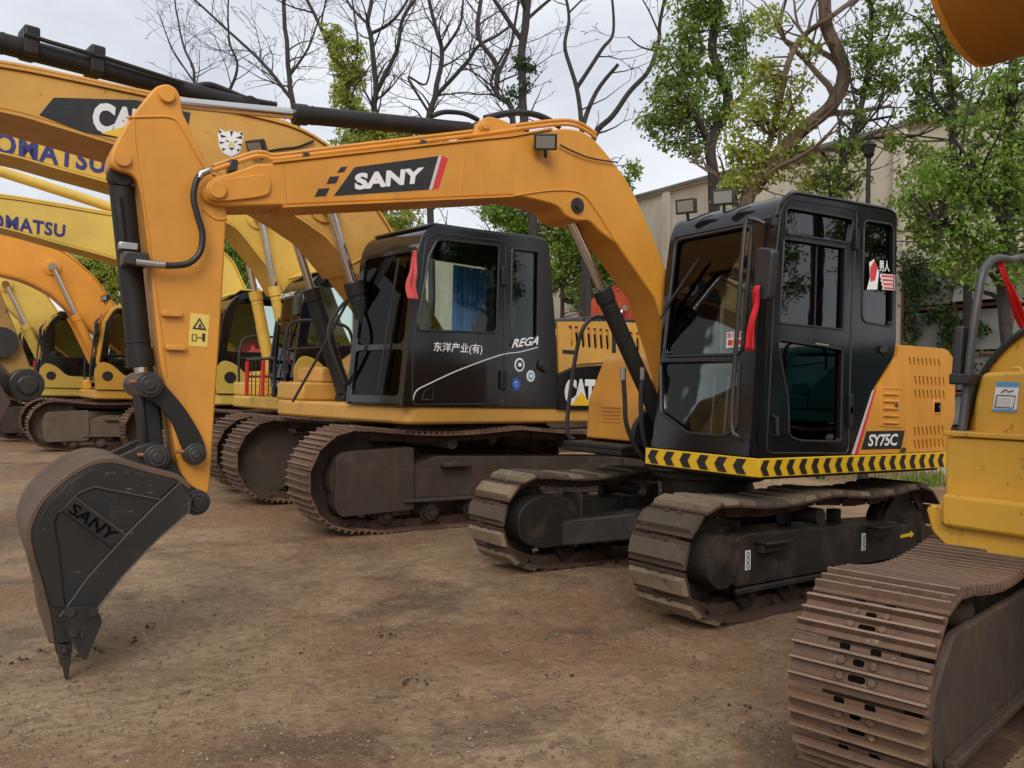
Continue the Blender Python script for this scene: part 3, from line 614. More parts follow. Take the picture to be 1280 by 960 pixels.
    decal(corners(fr, 1.075, [(1067.5, 568), (1072, 568), (1095.5, 484), (1092.5, 486)]), REDD, pan, 'stripe', .003)
    # right-hand tank box seen past the boom
    m = MB(); m.py(fillet([(.37, .985), (.35, 1.32), (.18, 1.69), (-.25, 1.72), (-1.36, 1.72), (-1.36, .985)], [.02, .05, .08, .05, .05, 0], 4), -1.05, -.34); tb = m.build('tank_box', ORANGE, root, bevel=.02)
    m = MB(); m.prism([(-.85, 1.12), (-.62, 1.12), (-.62, 1.28), (-.85, 1.28)], lambda p, t: (.362-(p[1]-.985)*.06+t, p[0], p[1]), -.01, .004); v = m.build('vent', DARK, tb)
    for i in range(5): MB().box(.355, .368, -.85, -.62, 1.13+i*.03, 1.142+i*.03).build('vent_slat', ORANGE, v)
    MB().tube(spline([(.12, -1.0, 1.72), (.12, -1.04, 1.98), (.30, -1.06, 2.02), (.44, -1.07, 1.85), (.52, -1.08, 1.4), (.55, -1.08, 1.05), (.5, -1.05, .97)], 6), .018).build('handrail', PLASTIC, tb)
    # ---- boom
    by0, by1 = -.25, .05
    top = fr.s(by1, [(252, 240), (256, 229), (266, 221), (285, 217), (323, 204), (341, 204), (590, 176), (640, 171), (690, 162), (715, 161), (738, 170), (765, 200), (792, 240), (825, 317)])
    low = fr.s(by1, [(819, 372), (771, 305), (751, 290), (737, 277), (722, 276), (708, 270), (697, 258), (670, 250), (640, 244), (353, 257), (285, 258), (268, 256), (256, 250)])
    B = top[:-6]+spline(top[-7:], 4)[4:]+[(.28, 1.86), (.06, 1.45), (.02, 1.28), (.12, 1.18), (.26, 1.25), (.42, 1.62)]+low[:1]+spline(low[1:9], 3)+low[9:]
    m = MB(); m.py(B, by0, by1); boom = m.build('boom', ORANGE, root, bevel=.012)
    # flanges along top and bottom plates
    m = MB(); m.strip([(x, z) for x, z in top[5:9]], by0-.012, by1+.012, -.012); m.strip([(x, z) for x, z in low[8:10]], by0-.012, by1+.012, -.012); m.build('flange', ORANGE, boom)
    P1 = fr.s(by1, [(270, 239)])[0]; e = fr.s(by1, [(256, 237), (262, 226), (280, 224), (325, 219), (336, 225), (337, 238), (328, 246), (283, 252), (266, 252), (258, 246)])
    m = MB(); m.py(spline(e, 4, True), by1, by1+.018); m.py(spline(e, 4, True), by0-.018, by0); pinboss(m, *P1, by0-.03, by1+.028, .055, .045); m.build('pin_plate', ORANGE, boom, bevel=.005)
    PC = fr.s(by1, [(721, 257)])[0]; m = MB(); m.cyl((PC[0], by0-.02, PC[1]), (PC[0], by1+.015, PC[1]), .052); m.cyl((PC[0], by1+.01, PC[1]), (PC[0], by1+.03, PC[1]), .03, n=6); m.build('pin', PIN, boom)
    s = fr.s(by1, [(702, 262), (720, 240), (735, 243), (771, 303)]); 
    wl = fr.s(by1+.004, [(640, 245), (690, 238), (725, 241), (745, 262), (771, 304)]); MB().tube([(x, by1+.002, z) for x, z in spline(wl, 5)], .007, 6).build('weld_seam', ORANGE, boom)
    for a, b in (((581, 183), (575, 245)), ((352, 206), (357, 256))): pa, pb = fr.p(by1, *a), fr.p(by1, *b); MB().tube([pa+V(0, .001, 0), pb+V(0, .001, 0)], .006, 6).build('weld_seam', ORANGE, boom)
    # bracket for the arm ram
    br = fr.s(by1-.03, [(590, 175), (596, 158), (601, 149), (612, 145), (630, 150), (660, 166)]); PB = fr.s(by1-.03, [(605, 158)])[0]
    m = MB(); m.py(fillet(br, .04, 4), by1-.07, by1-.03); m.py(fillet(br, .04, 4), by0+.03, by0+.07); pinboss(m, *PB, by0+.02, by1-.02, .04); m.build('ram_bracket', ORANGE, boom, bevel=.006)
    # logo on the boom
    dk = decal(corners(fr, by1, [(417, 245), (536, 237), (548, 195), (443, 209)]), BLACKD, boom, 'logo_panel', .002)
    lettering('SANY', corners(fr, by1, [(443, 238), (527, 229), (530, 209), (443, 217)]), WHITE, dk, .05, 0, 1.0, .005)
    decal(corners(fr, by1, [(536, 237), (540, 237), (552, 194), (548, 195)]), GREYD, boom, 'logo_stripe', .002); decal(corners(fr, by1, [(540, 237), (548, 236), (560, 198), (552, 194)]), REDD, boom, 'logo_stripe', .002)
    for q in ([(421, 216), (430, 215), (434, 208), (426, 209)], [(408, 230), (420, 229), (424, 220), (412, 221)], [(393, 246), (407, 245), (412, 235), (398, 236)]): decal(corners(fr, by1, q), BLACKD, boom, 'logo_mark', .002)
    # pipes and lamp on the boom
    for off, yy in ((0, by1-.03), (5, by1-.09)):
        pts = [fr.p(yy, *q) for q in ((266, 213-off), (290, 205-off), (318, 196-off), (332, 196-off), (345, 199-off), (400, 192-off), (500, 180-off), (600, 168-off), (690, 156-off), (722, 158-off), (745, 172-off))]
        MB().tube(spline(pts, 4), .013, 8).build('hydraulic_pipe', ORANGE, boom)
    for q in ((291, 205), (381, 196), (527, 180)): p = fr.p(by1-.04, *q); MB().box(p.x-.02, p.x+.02, p.y-.06, p.y+.03, p.z-.045, p.z+.02).build('pipe_clamp', PIN, boom, bevel=.005)
    lp = fr.p(by1+.08, 682, 177); lamp(boom, lp, (.55, .75, -.35), s=1.0)
    pts = [fr.p(by1+.02, *q) for q in ((700, 181), (718, 190), (740, 198), (772, 203))]; MB().tube(spline(pts, 5), .006, 6).build('lamp_cable', RUBBER, boom)
    pts = [fr.p(-.06, *q) for q in ((606, 148), (640, 141), (672, 144), (700, 158))]; MB().tube(spline(pts, 5), .022, 8).build('hydraulic_hose', RUBBER, boom)
    pts = [fr.p(-.08, *q) for q in ((540, 145), (556, 140), (580, 142), (598, 150))]; MB().tube(spline(pts, 5), .016, 8).build('hydraulic_hose', RUBBER, boom)
    # ---- arm
    ay0, ay1 = -.215, .015
    A = fr.s(ay1, [(188, 115), (196, 107), (210, 104), (221, 110), (226, 122), (228, 140), (262, 208), (284, 262), (277, 385), (262, 612), (254, 630), (244, 637), (235, 630), (222, 580), (208, 490), (200, 450), (189, 340), (177, 246), (172, 225), (164, 217), (146, 212), (138, 205), (139, 190), (160, 150)])
    m = MB(); m.py(fillet(A, .025, 3), ay0, ay1); arm = m.build('arm', ORANGE, root, bevel=.01)
    PA = fr.s(ay1, [(208, 119)])[0]; PE = fr.s(ay1, [(153.5, 199.5)])[0]
    pinboss(MB(), *PA, ay0-.01, ay1+.012, .042, .038).build('pin', ORANGE, arm); pinboss(MB(), *PE, ay0-.01, ay1+.012, .040, .035).build('pin', ORANGE, arm)
    wl = fr.s(ay1, [(158, 147), (188, 146), (214, 147), (226, 158), (245, 192), (258, 212)]); MB().tube([(x, ay1+.001, z) for x, z in spline(wl, 4)], .007, 6).build('weld_seam', ORANGE, arm)
    wl = fr.s(ay1, [(167, 148), (170, 190), (180, 260), (192, 345), (208, 470)]); MB().tube([(x+.0, ay1+.001, z) for x, z in spline(wl, 4)], .005, 6).build('weld_seam', ORANGE, arm)
    wl = fr.s(ay1, [(253, 262), (270, 274), (284, 273)]); MB().tube([(x, ay1+.001, z) for x, z in spline(wl, 4)], .006, 6).build('weld_seam', ORANGE, arm)
    for q in ((214, 393), (219, 435)): p = fr.p(ay1, *q); MB().box(p.x-.05, p.x+.05, ay1, ay1+.03, p.z-.014, p.z+.014).build('stop_block', ORANGE, arm, bevel=.006)
    stc = decal(corners(fr, ay1, [(235.5, 432), (259, 434), (262, 394), (238, 391)]), PALEY, arm, 'warning_sticker'); stc['label'] = 'yellow warning sticker with black pictograms'
    tri = corners(fr, ay1, [(240, 411), (258, 413), (249.5, 397)]); decal(tri, BLACKD, stc, 'pictogram', .004); decal([p*.6+(tri[0]+tri[1]+tri[2])/3*.4 for p in tri], PALEY, stc, 'pictogram', .0055)
    decal(corners(fr, ay1, [(247, 409), (252, 410), (250, 403)]), BLACKD, stc, 'pictogram', .007)
    for q in ([(240, 426), (245, 426), (245, 418), (240, 418)],): r_ = corners(fr, ay1, q); MB().tube([p+V(0, .004, 0) for p in r_+r_[:1]], .0022, 4).build('pictogram', BLACKD, stc)
    decal(corners(fr, ay1, [(252.5, 427), (256, 427), (256.5, 417), (252.5, 416.5)]), BLACKD, stc, 'pictogram', .004); decal(corners(fr, ay1, [(246, 422.6), (252, 423), (252, 421.8), (246, 421.4)]), BLACKD, stc, 'pictogram', .004)
    # ---- rams
    yc = -.1; pa3 = V(PA[0], yc, PA[1]); pb3 = V(PB[0], yc, PB[1]); d = pa3-pb3
    tsp = (fr.p(yc, 367, 141)-pb3).dot(d)/d.dot(d); cylinder(root, pb3+d*.02, pa3, .052, (tsp-.02)/.98, BLACKM, .031, 'arm_cylinder')
    LP = fr.s(.05, [(185, 481)])[0]; pe3 = V(PE[0], yc, PE[1]); pl3 = V(LP[0], yc, LP[1]); bc = cylinder(root, pe3+(pl3-pe3)*.10, pl3, .060, .905, BLACKM, .034, 'bucket_cylinder')
    x, z = PE; MB().tube([pe3+(pl3-pe3)*.16+V(.03, .065, 0), pe3+(pl3-pe3)*.45+V(.03, .068, 0)], .016).build('ram_pipe', BLACKM, bc)
    hb = [fr.p(.075, *q) for q in ((262, 213), (252, 217), (245, 228), (242, 248), (247, 270), (253, 292), (250, 315), (236, 329), (215, 332), (197, 331), (183, 329))]
    h = MB(); h.tube(spline(hb, 5), .0165, 10); h.build('hydraulic_hose', RUBBER, bc); MB().tube([hb[0], hb[1], (hb[1]+hb[2])/2], .018, 10).build('hose_fitting', STEEL, bc); MB().tube([hb[-1]+V(.05, 0, 0), hb[-2], hb[-2]+(hb[-3]-hb[-2])*.5], .019, 10).build('hose_fitting', STEEL, bc)
    p = fr.p(.0, 165, 325); MB().box(p.x-.07, p.x+.05, -.06, .07, p.z-.035, p.z+.035).build('port_block', PIN, bc, bevel=.01); p = fr.p(.0, 157, 307); MB().box(p.x-.06, p.x+.03, -.05, .0, p.z-.02, p.z+.02).build('pipe_clip', STEEL, bc, bevel=.006)
    r0 = V(PC[0]-.02, yc, PC[1]+.0); r1 = fr.p(yc, 752, 362); u = (r1-r0).normalized(); ft = r0+u*((1.06-r0.z)/u.z)
    bcyl = cylinder(root, ft, r0, .062, (r1-ft).length/(r0-ft).length, BLACKM, .036)
    for q in (((779, 468), (781, 500), (783, 530), (795, 560), (806, 575)), ((803, 468), (801, 500), (803, 540), (808, 560))):
        pts = [fr.p(-.02, *k) for k in q]; MB().tube(spline(pts, 5), .017, 8).build('hydraulic_hose', RUBBER, bcyl); MB().tube([pts[0]+V(0, 0, .05), pts[0]-V(0, 0, .04)], .02, 8).build('hose_fitting', STEEL, bcyl)
    m = MB(); m.py(fillet([(-.1, .97), (.55, .97), (.52, 1.14), (.2, 1.42), (.0, 1.42)], .06), by0-.05, by0-.005); m.py(fillet([(-.1, .97), (.55, .97), (.52, 1.14), (.2, 1.42), (.0, 1.42)], .06), by1+.003, by1+.043); m.cyl((.14, by0-.07, 1.29), (.14, by1+.045, 1.29), .05); m.build('boom_mount', BLACKM, root, bevel=.01)
    # ---- linkage
    AP = fr.s(.05, [(242, 567)])[0]; BP = fr.s(.05, [(194.5, 571)])[0]; TP = fr.s(.05, [(244, 627)])[0]
    ol = fr.s(.05, [(178, 470), (192, 468), (206, 481), (230, 509), (249, 540), (257, 562), (250, 577), (236, 576), (228, 560), (216, 530), (198, 507), (176, 494)])
    for y0, y1 in ((.022, .055), (-.255, -.222)): m = MB(); m.py(spline(ol, 3, True), y0, y1); m.build('side_link', BLACKM, root, bevel=.006)
    m = MB(); m.py(fr.s(-.02, [(174, 488), (190, 488), (199, 508), (205, 560), (194, 575), (180, 565)]), -.19, -.01); m.py(fr.s(.0, [(172, 488), (180, 488), (186, 560), (181, 560)]), -.195, .004); m.build('bucket_link', BLACKM, root, bevel=.012)
    # ---- bucket
    b0, b1 = -.42, .29; fb = lambda pts: fr.s(b1, pts)
    shell = fb([(236, 613), (220, 600), (180, 590), (142, 580), (114, 584), (84, 602), (56, 629), (42, 657), (40, 674), (45, 698), (53, 722), (63, 762), (70, 803)])
    sh = shell[:3]+spline(shell[2:9], 4)[1:]+shell[9:]
    side = sh+fb([(88, 803), (121, 760), (152, 720), (196, 674), (235, 640), (238, 622)])
    m = MB(); m.strip(sh, b0, b1, .028); bk = m.build('bucket', [BUCKETW], root, bevel=.006); bk['label'] = 'black steel bucket with worn brown back'
    for y0, y1 in ((b1-.016, b1+.002), (b0-.002, b0+.016)): MB().py(side, y0, y1).build('side_wall', BUCKET, bk, bevel=.004)
    rim = fb([(222, 602), (180, 592), (142, 582), (114, 586), (85, 604), (58, 631), (44, 658), (42, 674), (47, 698), (63, 757), (83, 760), (80, 748), (74, 690), (68, 652), (73, 640), (99, 615), (118, 608), (199, 624)]); MB().py(rim, b1, b1+.012).build('wear_strip', BUCKET, bk, bevel=.004)
    lip = fb([(224, 603), (238, 622), (235, 640), (196, 674), (152, 720), (121, 760), (88, 803), (72, 770), (110, 720), (160, 665), (200, 625)]); MB().py(lip, b1, b1+.020).build('cutting_edge', BUCKET, bk, bevel=.005)
    np_ = corners(fr, b1, [(75, 637), (140, 685), (158, 669), (92, 620)]); MB().py([(p.x, p.z) for p in np_], b1, b1+.022).build('name_plate', BUCKET, bk, bevel=.005)
    lettering('SANY', corners(fr, b1+.022, [(84, 640), (136, 677), (150, 666), (94, 628)]), DARK, bk, .02, off=.003)
    for ln, yy in (([(224, 603), (200, 625), (160, 665), (110, 720), (74, 770)], b1+.020), ([(199, 624), (118, 608), (99, 615), (73, 640)], b1+.012), ([(237, 622), (235, 640), (196, 674), (152, 720), (121, 760), (92, 800)], b1+.019), ([(92, 620), (158, 669)], b1+.022)): MB().tube([(x, yy, z) for x, z in fb(ln)], .0035, 5).build('worn_edge', EDGE, bk)
    for y0, y1 in ((b1+.020, b1+.045), (b0-.03, b0-.004)):
        sc = fillet(fb([(79, 757), (117, 755), (127, 773), (105, 825), (88, 800), (80, 780)]), .02, 3); MB().py(sc, y0, y1).build('side_cutter', BUCKET, bk, bevel=.008)
        for q in ((86, 762), (115, 761), (90, 787)): (x, z) = fb([q])[0]; e_ = 1 if y0 > 0 else -1; yy = y1 if e_ > 0 else y0; MB().cyl((x, yy, z), (x, yy+e_*.014, z), .022, n=6).build('bolt', PIN, bk)
    T0 = fb([(72, 806), (91, 806), (84, 851)]); d0 = V(T0[2][0], 0, T0[2][1])
    m = MB(); L0, L1 = fb([(60, 762), (70, 806)]), fb([(80, 770), (90, 803)]); m.py(L0+L1[::-1], b0+.01, b1-.002); m.build('lip_plate', BUCKET, bk, bevel=.006)
    for i in range(4):
        y = b1-.045-i*(b1-b0-.09)/3; a, b_, t = T0; m = MB(); wv = .045
        m.add([(a[0], y-wv, a[1]), (b_[0], y-wv, b_[1]), (b_[0], y+wv, b_[1]), (a[0], y+wv, a[1]), (t[0]+.006, y-wv*.6, t[1]), (t[0]-.006, y-wv*.6, t[1]), (t[0]-.006, y+wv*.6, t[1]), (t[0]+.006, y+wv*.6, t[1])], [(0, 1, 2, 3), (4, 7, 6, 5), (0, 4, 5, 1), (1, 5, 6, 2), (2, 6, 7, 3), (3, 7, 4, 0)])
        m.cyl(((a[0]+b_[0])/2, y-wv-.008, (a[1]+b_[1])/2-.03), ((a[0]+b_[0])/2, y+wv+.008, (a[1]+b_[1])/2-.03), .014, n=10); m.build('tooth', BUCKET, bk, bevel=.004)
    ear = fr.s(.06, [(132, 580), (150, 570), (165, 563), (180, 556), (193, 552), (206, 557), (216, 577), (236, 605), (250, 613), (260, 627), (253, 641), (236, 645), (225, 612), (180, 596)])
    for y0, y1 in ((.025, .062), (-.262, -.225)): MB().py(fillet(ear, .03, 3), y0, y1).build('bucket_ear', BUCKET, bk, bevel=.006)
    for (x, z), r in ((LP, .066), (AP, .056), (BP, .064), (TP, .066)):
        m = MB(); m.cyl((x, -.30, z), (x, .095, z), r, n=28); m.cyl((x, .09, z), (x, .108, z), r*.76, n=24); m.cyl((x, .104, z), (x, .118, z), r*.42, n=18); m.build('link_pin', PIN, root, bevel=.005)
        MB().cyl((x+.03, .075, z+.01), (x+.09, .075, z+.014), .010, n=8).build('grease_stub', paint('copper_stub', (.30, .12, .05), .5, .2) if 'copper_stub' not in MATS else MATS['copper_stub'], root)
    # decals on the near track frame
    tf = .875+.45*.36
    for xx in (.86, -.42):
        q = [V(xx, tf+.003, .30), V(xx-.05, tf+.003, .30), V(xx-.05, tf+.003, .42), V(xx, tf+.003, .42)]; o = decal(q, WHITE, root, 'tie_down_sticker', .001); o.rotation_euler = (0, 0, PSI); k = MB()
        for zz in (.325, .36, .395): k.tube([(xx-.025+.012*math.cos(a), tf+.004, zz+.017*math.sin(a)) for a in [i*.785 for i in range(9)]], .004, 4)
        k.build('chain_symbol', BLACKD, o)
    q = [V(-.93, tf+.008, .345), V(-1.07, tf+.008, .350), V(-1.07, tf+.008, .335), V(-1.12, tf+.008, .362), V(-1.07, tf+.008, .39), V(-1.07, tf+.008, .375), V(-.93, tf+.008, .37)]
    o = decal(q[::-1], YELD, root, 'arrow_mark', .001); o.rotation_euler = (0, 0, PSI)
    # ribbon on the mirror
    ribbon('red_ribbon', 'bright red ribbon tied to the mirror of the small orange excavator', [V(*fr.hit(a, b, (.85, 0, 0), (1, 0, 0))) for a, b in ((947, 357), (944, 375), (941, 400), (936, 438))], .035, .075, REDCLOTH, (0, 1, 0))
    return root
SMALL = small_excavator()

# ------------------------------------------------------------------ twenty-tonne excavators parked in the row behind
BOOM_T = ([(6.4, 3.72), (5.3, 4.2), (4.2, 4.40), (3.28, 4.34), (2.69, 4.25), (2.1, 4.03), (1.52, 3.54), (1.22, 3.10), (.45, 2.15)], [(1.0, 2.05), (1.75, 2.66), (2.08, 2.95), (2.38, 3.21), (3.26, 3.52), (4.2, 3.72), (5.3, 3.66), (6.4, 3.38)])
CABO = fillet([(1.55, 1.22), (1.62, 1.65), (1.50, 2.62), (1.28, 2.97), (-.20, 3.02), (-.36, 2.92), (-.42, 1.22)], [0, .1, .25, .22, .12, .08, 0], 5)
def big_excavator(fr, label, uyaw, body, boom_mat, cyl_mat, boom, pin, cabstyle, word=None, arm=True, small_parts=True, cab_mat=None, arm_cyl=None, tipdrop=None, track_mat=None, roofbar=True, cabO=None, group=None, tx=0.):
    root = thing('excavator', label, 'excavator', (fr.o[0], fr.o[1], 0), fr.a, group)
    dy = uyaw-fr.a; tm = track_mat or UNDERB
    track(root, 1.19, dy, -2.22+tx, 2.22+tx, .96, .60, .19, 'g', 1, tm, 'g20'); track(root, -1.19, dy, -2.22+tx, 2.22+tx, .96, .60, .19, 'g', -1, tm, 'g20'); undercarriage(root, dy, 4.4, 1.0, 1.03, UNDER)
    cab_mat = cab_mat or BLACKP
    # revolving frame and body
    m = MB(); m.pz(fillet([(1.62, -1.30), (1.62, 1.36), (-2.2, 1.36), (-2.2, -1.36)], [.15, .15, 0, 0], 4), 1.03, 1.21); m.build('deck', body, root, bevel=.03)
    m = MB(); m.pz(fillet([(-2.0, -1.36), (-2.0, 1.36), (-2.45, 1.33), (-2.76, .8), (-2.82, 0), (-2.76, -.8), (-2.45, -1.33)], [0, 0, .1, .2, .3, .2, .1], 4), 1.10, 2.06); m.build('counterweight', body, root, bevel=.05)
    m = MB(); m.py(fillet([(-.46, 1.212), (-.46, 1.98), (-.62, 2.10), (-1.99, 2.10), (-1.99, 1.212)], .05, 3), .35, 1.35); m.py(fillet([(1.0, 1.212), (.95, 1.55), (.30, 2.0), (-1.99, 2.05), (-1.99, 1.212)], .06, 3), -1.34, -.42); eh = m.build('engine_housing', body, root, bevel=.025)
    m = MB(); m.py(fillet([(-.9, 2.095), (-.95, 2.26), (-1.95, 2.30), (-2.05, 2.09)], .05), -1.0, 1.2); m.build('hood', PLASTIC if cabstyle == 'cat' else body, root, bevel=.03)
    m = MB(); m.box(1.0, 1.58, -1.32, -.70, 1.212, 1.42); m.box(1.0, 1.34, -1.30, -.72, 1.42, 1.60); m.build('tool_box', body, root, bevel=.03)
    m = MB(); m.tube(spline([(1.5, -1.28, 1.42), (1.5, -1.28, 1.95), (1.35, -1.28, 2.15), (.75, -1.28, 2.15), (.6, -1.28, 2.0), (.6, -1.28, 1.8)], 5), .02); m.tube([(1.5, -1.28, 1.8), (.62, -1.28, 1.9)], .014); m.build('handrail', PLASTIC, root)
    # boom
    top, low = boom; by = .31
    B = [tuple(top[0])]+spline(top, 3)[1:]+[(.22, 1.86), (.26, 1.66), (.48, 1.56)]+spline(low, 3)
    m = MB(); m.py(B, -by, by); bo = m.build('boom', boom_mat, root, bevel=.02)
    sp = spline(top, 3); m = MB(); m.strip(sp[1:-1], -by-.02, by+.02, -.022); m.build('flange', boom_mat, bo); sp = spline(low, 3); m = MB(); m.strip(sp[2:-1], -by-.02, by+.02, -.022); m.build('flange', boom_mat, bo)
    for yy in (.1, .2): MB().tube([(x+.04, yy, z+.07) for x, z in spline(top, 3)[3:-2]], .02, 6).build('hydraulic_pipe', boom_mat, bo)
    px_, pz_ = pin; m = MB(); m.cyl((px_, -by-.03, pz_), (px_, by+.03, pz_), .17, n=28); m.build('pin_boss', boom_mat, bo, bevel=.01); MB().cyl((px_, -.50, pz_), (px_, .50, pz_), .075, n=20).build('pin', PIN, bo)
    for s in (-1, 1):
        f = V(1.22, s*.42, 1.32); t = V(px_, s*.42, pz_); cc = cylinder(root, f, t, .085, .60, cyl_mat, .047)
        u = (t-f).normalized(); MB().tube([f+u*.25+V(.06, s*.085, .03), f+u*.95+V(.06, s*.085, .03)], .016, 6).build('ram_pipe', cyl_mat, cc)
    x0, z0 = top[0]; xm = (top[2][0], top[2][1]+.28)
    if arm_cyl: a_, b_, sp_ = arm_cyl; cylinder(root, a_, b_, .085, sp_, cyl_mat, .05, 'arm_cylinder')
    else: cylinder(root, V(3.0, 0, max(z for x, z in top)+.22), V(6.6, 0, z0+.75), .08, .55, cyl_mat, .045, 'arm_cylinder')
    if arm:
        m = MB(); m.py(fillet([(x0-.35, z0-.3), (x0-.15, z0+.35), (x0+.15, z0+.75), (x0+.45, z0+.45), (x0+.25, z0-.5), (x0-.05, .95), (x0-.30, .95)], .08), -.2, .2); m.build('arm', boom_mat, root, bevel=.02)
        bx = x0-.2; sh = [(bx+.05, 1.0), (bx+.45, .95), (bx+.85, .62), (bx+.9, .3), (bx+.6, .06), (bx+.1, .0)]
        m = MB(); m.strip(spline(sh, 4), -.55, .55, .03); k = m.build('bucket', BUCKET, root)
        for y in (-.55, .53): MB().py(spline(sh, 4)+[(bx+.05, .5)], y, y+.02).build('side_wall', BUCKET, k)
        for y in (-.5, -.25, 0, .25, .5): MB().py([(bx+.14, .0), (bx+.14, .05), (bx-.12, .01)], y-.04, y+.04).build('tooth', BUCKET, k)
    if cabO is not None: return root, bo, eh
    # cab
    y0, y1 = .40, 1.38
    dw = fillet([(1.44, 1.95), (1.33, 2.66), (1.18, 2.86), (.50, 2.89), (.48, 1.95)], [.05, .1, .12, .05, .05], 4); lw = fillet([(1.46, 1.36), (1.47, 1.88), (.50, 1.88), (.50, 1.36)], .06); rw = rrect(-.30, .34, 1.95, 2.89, .06)
    fh = [(rrect(y0+.09, y1-.09, 1.42, 2.58, .06), GLASSC)]
    c, xf = cab(root, CABO, y0, y1, ((1.615, 1.35), (1.50, 2.64)), [dw, rw] if cabstyle == 'panel' else [dw, lw, rw], [rrect(-.25, 1.25, 1.7, 2.85, .08)], cab_mat, GLASSC, fh)
    if cabstyle in ('panel', 'yellowframe'):
        pn = fillet([(1.60, 1.225), (1.63, 1.62), (1.52, 1.80), (1.30, 1.74), (1.05, 1.50), (-.40, 1.46), (-.40, 1.225)], [.02, .08, .12, .12, .1, 0, 0], 5)
        p = MB().py(pn, y1+.001, y1+.022).build('door_panel', body, c, bevel=.008); MB().cyl((1.38, y1+.02, 1.50), (1.38, y1+.028, 1.50), .10, n=24).build('grommet', PLASTIC, c)
    if cabstyle == 'yellowframe':
        fr_ = MB(); fr_.strip([(1.58, 1.7), (1.60, 1.8), (1.50, 2.60), (1.36, 2.86), (1.24, 2.95), (-.3, 3.0)], y1-.03, y1+.02, .07); fr_.build('cab_frame', body, c, bevel=.015)
    if cabstyle == 'panel' and roofbar:
        MB().strip([(1.34, 2.90), (1.24, 2.985), (-.2, 3.035)], y0-.01, y1+.012, -.03).build('roof_cap', body, c, bevel=.01)
    seat(c, .25, .9, 1.25, 1.0); MB().box(.9, 1.2, .5, .75, 1.28, 1.7).build('cab_console', PLASTIC, c, bevel=.02)
    m = MB(); m.tube([(1.68, y1-.02, 1.55), (1.70, y1-.02, 1.60), (1.62, y1-.02, 2.6), (1.56, y1-.02, 2.66)], .016, 6); m.build('grab_rail', PLASTIC, c)
    MB().pxx(fillet([(y1+.02, 2.30), (y1+.20, 2.30), (y1+.20, 2.58), (y1+.02, 2.58)], .04), 1.60, 1.66).build('mirror', PLASTIC, c, bevel=.015)
    MB().tube([(xf(1.6)+.02, .75, 1.6), (xf(2.3)+.02, 1.1, 2.3)], .01, 5).build('wiper', PLASTIC, c)
    return root, bo, eh, c
def on_boom(fr, y, px): return corners(fr, y, px)

GREYSLOT = plain('slot_grey', (.10, .10, .10), .6)
